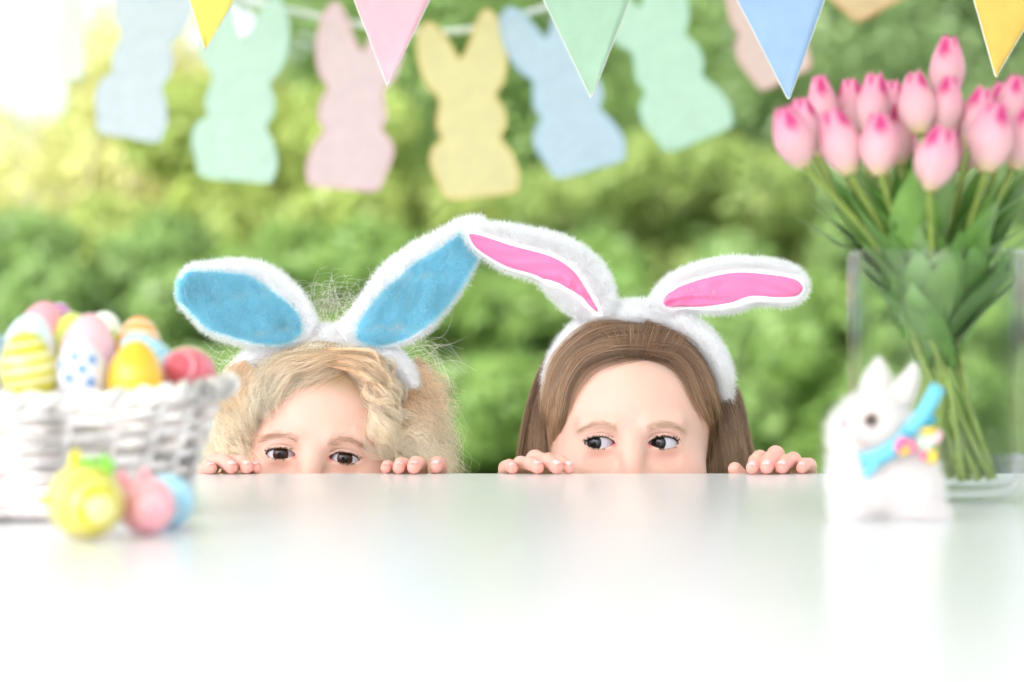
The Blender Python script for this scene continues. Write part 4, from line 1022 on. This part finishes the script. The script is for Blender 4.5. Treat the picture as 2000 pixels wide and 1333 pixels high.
hairs('back_hair', cap_hair(9000, 14, oG, RG, .17, lambda p: (p[:, 1] > .012) & (p[:, 2] > -.03) | (p[:, 2] > .088) & (p[:, 1] > .005), None, .05), m_brown, girl, .00013, .00006)
fly = []
for _ in range(170):
    sgn = rng.choice((-1, 1)); y0 = rng.uniform(690, 860)
    x0 = 1248 + sgn * rng.uniform(165, 190); L_ = rng.uniform(20, 75); dx = rng.uniform(-.1, .9); cv = rng.normal() * 25
    fly.append(spline([P(x0, y0, dl), P(x0 + sgn * L_ * .5 * dx + cv * .3, y0 + L_ * .5, dl + rng.normal() * .01), P(x0 + sgn * L_ * dx + cv, y0 + L_ * rng.uniform(.6, 1.3), dl + rng.normal() * .02)], 10))
hairs('stray_hair', np.array(fly), m_brown, girl, .00006, .00003)
TL.clear()
# blond child: messy curls
bl = [[(650, 682), (590, 700), (530, 712), (480, 752), (455, 810), (440, 880)], [(668, 688), (610, 706), (548, 722), (500, 762), (470, 815), (452, 890)], [(690, 690), (625, 706), (566, 732), (520, 770), (492, 815), (466, 880)],
      [(705, 702), (640, 716), (584, 738), (538, 768), (512, 800), (486, 850)]]
br = [[(640, 682), (700, 694), (738, 715), (764, 765), (778, 830), (790, 910)], [(650, 690), (702, 704), (732, 735), (753, 785), (767, 845), (779, 915)], [(650, 696), (698, 714), (724, 748), (743, 795), (754, 850), (763, 915)],
      [(640, 712), (684, 724), (712, 752), (740, 792), (750, 845), (755, 905)]]
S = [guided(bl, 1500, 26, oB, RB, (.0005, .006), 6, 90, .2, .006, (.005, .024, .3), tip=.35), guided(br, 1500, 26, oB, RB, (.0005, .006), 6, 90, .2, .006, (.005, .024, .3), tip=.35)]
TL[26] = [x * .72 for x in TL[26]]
S += [guided(bl, 900, 26, oB, RB, (.002, .012), 4.5, 80, .12, .008, (.0075, .030, .22), tip=.1), guided(br, 1700, 26, oB, RB, (.003, .013), 1.6, 42, .05, .008, (.0075, .028, .18), tip=.3)]
S.append(guided([[(560, 730), (575, 700), (590, 690)], [(610, 722), (625, 695), (630, 688)], [(660, 722), (668, 695), (670, 688)], [(710, 730), (715, 700), (715, 692)]], 900, 26, oB, RB, (.0003, .005), 6, 50, .3, .003, (.003, .03, .3), tip=.2))
dB = 1.945
S.append(guided([[(470, 700, dB), (440, 760, dB - .01), (432, 830, dB - .01), (428, 930, dB - .01)], [(490, 720, dB - .02), (462, 780, dB - .03), (452, 850, dB - .03), (446, 930, dB - .03)], [(505, 740, dB - .03), (484, 790, dB - .04), (470, 850, dB - .04), (462, 920, dB - .04)]], 1000, 26, oB, RB, (0, .012), 6, 70, .2, .010, (.010, .028, .03), tip=.1))
S.append(guided([[(812, 700, dB + .01), (842, 750, dB), (852, 830, dB), (858, 940, dB)], [(815, 750, dB), (826, 800, dB - .01), (834, 860, dB - .02), (838, 940, dB - .02)], [(780, 790, dB - .025), (796, 830, dB - .035), (804, 870, dB - .04), (806, 940, dB - .04)]], 1500, 26, oB, RB, (0, .016), 7, 90, .2, .010, (.010, .028, .03), tip=.1))
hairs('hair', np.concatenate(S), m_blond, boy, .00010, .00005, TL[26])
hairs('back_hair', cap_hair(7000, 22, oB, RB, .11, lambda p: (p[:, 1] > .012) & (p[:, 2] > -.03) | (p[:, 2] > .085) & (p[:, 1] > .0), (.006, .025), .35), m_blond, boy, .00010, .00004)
fr = guided([bl[-1], [(700, 716), (648, 732), (600, 750), (560, 772), (535, 800), (520, 830)]], 260, 20, oB, RB, (.0002, .004), 5, 60, .4, .006, (.005, .03, .2), tip=.2)
fr2 = guided([br[-1], [(720, 722), (724, 760), (730, 790), (726, 815), (712, 835), (695, 850)], [(700, 716), (712, 740), (722, 770), (724, 800), (718, 824), (705, 846)]], 220, 20, oB, RB, (.0002, .004), 5, 60, .4, .006, (.005, .03, .2), tip=.2)
hairs('fine_hair', np.concatenate([fr, fr2]), m_blond, boy, .00007, .00003, TL[20])
fly = []
for _ in range(150):
    x0 = rng.uniform(590, 720); y0 = rng.uniform(585, 640); a = rng.uniform(-1.3, 1.3); L_ = rng.uniform(25, 95); cv = rng.normal() * 40
    fly.append(spline([P(x0, y0 + 10, dB + .03), P(x0 + math.sin(a) * L_ * .6, y0 - math.cos(a) * L_ * .6, dB + .03), P(x0 + math.sin(a) * L_ + cv, y0 - math.cos(a) * L_ * .8 + abs(cv) * .3, dB + .03 + rng.normal() * .01)], 12))
for _ in range(230):
    x0 = rng.uniform(790, 850); y0 = rng.uniform(660, 900); L_ = rng.uniform(20, 90) * (1 if y0 < 780 else .6); a = rng.uniform(-.6, 1.3); cv = rng.normal() * 22
    fly.append(spline([P(x0, y0, dB), P(x0 + math.cos(a) * L_ * .5, y0 + math.sin(a) * L_ * .4 - 8, dB), P(x0 + math.cos(a) * L_ + cv * .4, y0 + math.sin(a) * L_ + cv + 10, dB + rng.normal() * .02)], 12))
for _ in range(80):
    x0 = rng.uniform(430, 470); y0 = rng.uniform(670, 860); L_ = rng.uniform(15, 45); a = rng.uniform(-.6, 1.3); cv = rng.normal() * 14
    fly.append(spline([P(x0, y0, dB), P(x0 - math.cos(a) * L_ * .5, y0 + math.sin(a) * L_ * .4 - 5, dB), P(x0 - math.cos(a) * L_, y0 + math.sin(a) * L_ + cv, dB)], 12))
hairs('stray_hair', np.array(fly), hairmat('pale stray hair', lin(255, 252, 244), lin(255, 244, 226), .3, .1, .4), boy, .00009, .00004)  # paler colour imitates a backlit rim around the blond hair
# ------------------------------------------------------------------ bunny ear headbands
m_plush = mat('white plush base', (.92, .92, .92), .95)
m_wfur = mat('white plush fur', (.96, .96, .96), .75, transl=.4)
m_bfur = mat('blue plush fur', lin(184, 242, 255), .75, transl=.3, noise=.1, nscale=40)
m_bplush = mat('blue plush base', lin(112, 212, 255), .95)
m_pink = mat('pink satin', lin(252, 132, 186), .3, noise=.04, nscale=60, sheen=.2, transl=.12)
def headband(label, arc, ears, blue, loc):
    t = empty('bunny_ear_headband', loc, label, 'headband', 'bunny ear headbands worn by the children')
    cx, cy, rx, rz, d0, a0, a1, rt, roll = arc
    th_ = np.linspace(math.radians(a0), math.radians(a1), 60); q = np.stack([cx - rx * np.cos(th_), cy - rz * np.sin(th_)], 1)
    c, s = math.cos(math.radians(roll)), math.sin(math.radians(roll)); q = (q - (cx, cy)) @ np.array([[c, s], [-s, c]]) + (cx, cy)
    pts = np.array([P(x, y, d0 + .012 * max(0, (y - cy + 40) / 100.)) for x, y in q])
    rr = rt * (.62 + .38 * np.sin(np.clip((th_ - th_[0]) / (th_[-1] - th_[0]), 0, 1) * math.pi) ** .6)
    V, Q = orient(*tube(pts, rr, 16, flat=(1, 1)))
    V += np.random.default_rng(3).normal(size=V.shape) * .0002
    b = obj('band', V, Q, m_plush, t); p, n = sample_surface(V, Q, 30000); hairs('fur', fur(p, n, .0042, (0, 0, 0), .5), m_wfur, b, .00009, .00004)
    for (U, L_, d1, d2, th0, cup, vU, vL, u0, u1, curlz) in ears:
        dfun = lambda u, v: d1 + (d2 - d1) * u + cup * (1 - v * v) * math.sin(math.pi * min(1, u * .9 + .1)) + curlz * math.sin(u * 5) * v
        th_f = lambda u: th0 * (.5 + .5 * math.sin(math.pi * min(1, u * .75 + .22))) * (1 if u < .93 else max(.12, math.sqrt(1 - ((u - .93) / .075) ** 2)))
        V, Q = orient(*pillow(U, L_, dfun, th_f, 48, 14)); e = obj('ear', V, Q, m_plush, t)
        Us, Ls = spline(U, 48), spline(L_, 48)
        def lining(off, shrink=0, nu=60, nv=20):
            W = []
            for i in range(nu):
                u = u0 + (u1 - u0) * i / (nu - 1); fi = u * 47; i0 = min(46, int(fi)); f = fi - i0; Up = Us[i0] * (1 - f) + Us[i0 + 1] * f; Lp = Ls[i0] * (1 - f) + Ls[i0 + 1] * f
                tt = i / (nu - 1); tap = min(1, math.sqrt(max(0, 1 - (1 - min(1, tt / .16)) ** 2))) * min(1, math.sqrt(max(0, 1 - (1 - min(1, (1 - tt) / .14)) ** 2)))
                a, b_ = vL(u), vU(u); mid = (a + b_) / 2; hw = (b_ - a) / 2 * tap
                for j in range(nv):
                    v = mid + hw * (2 * j / (nv - 1) - 1); pq = Up * (.5 + .5 * v) + Lp * (.5 - .5 * v)
                    ed = 1 - abs(2 * j / (nv - 1) - 1) ** 4
                    y = dfun(u, v) - th_f(u) * math.sqrt(max(0, 1 - v * v)) - off * ed * (1 if 0 < i < nu - 1 else 0) + .0002
                    if blue: y += (.0042 * max(0, math.sin(u * 15 + v * 5)) ** 3 + .0012 * math.sin(u * 31 - v * 8)) * ed * max(0, 1.1 - u)
                    else:
                        fold = max(0, 1 - (u - u0) / .45); y += ed * fold * (.0030 * math.sin(v * 9 + u * 16) + .0018 * math.sin(u * 44 - v * 7) - .0042)
                        y += ed * .0003 * math.sin(u * 34 + v * 9)
                    W.append(P(pq[0], pq[1], y))
            return np.array(W), [tuple(reversed(q_)) for q_ in grid_faces(nu, nv)]
        LV, LQ = lining(.0015)
        LQ = LQ if np.cross(LV[LQ[500][1]] - LV[LQ[500][0]], LV[LQ[500][2]] - LV[LQ[500][0]])[1] < 0 else [tuple(reversed(f)) for f in LQ]
        # white fur everywhere the lining is not
        p, n = sample_surface(V, Q, 42000)
        from mathutils.kdtree import KDTree
        kd = KDTree(len(LV)); [kd.insert(x, i) for i, x in enumerate(LV)]; kd.balance()
        keep = np.array([not (nn[1] < 0 and kd.find(pp)[2] < (.0014 if blue else .0032)) for pp, nn in zip(p, n)])
        ax = P(*np.mean([U[-1], L_[-1]], 0), d2) - P(*np.mean([U[0], L_[0]], 0), d1); ax /= np.linalg.norm(ax)
        hairs('fur', fur(p[keep], n[keep], .0044, ax * .35, .45), m_wfur, e, .00009, .00004)
        lo_ = obj('ear_lining', LV, LQ, m_bplush if blue else m_pink, e)
        if blue:
            p, n = sample_surface(LV, LQ, 36000); hairs('lining_fur', fur(p, n, .0044, ax * .5, .6), m_bfur, e, .00009, .00004)
    return t
C_ = lambda v: (lambda u: v)
ST = lambda a, b, u0, u1: (lambda u: a + (b - a) * min(1, max(0, (u - u0) / (u1 - u0))))
headband('white plush bunny ear headband with shiny pink linings on the brown-haired child', (1247, 762, 168, 152, 1.952, -6, 186, .0088, 0),
         [([(1206, 612), (1200, 580), (1188, 540), (1160, 502), (1105, 467), (1025, 447), (955, 439), (914, 447)], [(1150, 630), (1110, 606), (1080, 580), (1064, 558), (1040, 543), (985, 526), (930, 490), (908, 456)], 1.946, 1.925, .0085, .006, C_(.12), ST(-.15, -.86, .2, .5), .06, .97, .002),
          ([(1268, 604), (1277, 578), (1302, 547), (1350, 522), (1420, 507), (1500, 510), (1552, 524), (1574, 548)], [(1306, 618), (1332, 606), (1385, 608), (1440, 604), (1475, 592), (1530, 594), (1558, 588), (1574, 572)], 1.946, 1.955, .0085, .007, ST(.5, .30, .3, .9), C_(-.72), .10, .95, .002)], False, tuple(P(1247, 600, 1.952)))
headband('white plush bunny ear headband with fluffy blue linings on the blond child', (632, 806, 190, 148, 1.945, 12, 172, .0088, 3),
         [([(618, 634), (604, 600), (577, 560), (526, 522), (470, 510), (416, 515), (374, 520), (354, 545)], [(604, 662), (560, 676), (505, 678), (450, 666), (402, 646), (370, 612), (352, 590), (351, 560)], 1.938, 1.925, .0085, .008, ST(.35, .62, .1, .5), C_(-.88), .10, .985, .002),
          ([(656, 640), (690, 607), (745, 527), (800, 482), (850, 457), (900, 430), (930, 425), (944, 429)], [(684, 676), (720, 680), (775, 676), (830, 648), (870, 606), (906, 553), (930, 503), (946, 445)], 1.938, 1.945, .0085, .008, ST(.35, .55, .1, .4), C_(-.90), .10, .96, .002)], True, tuple(P(632, 650, 1.945)))
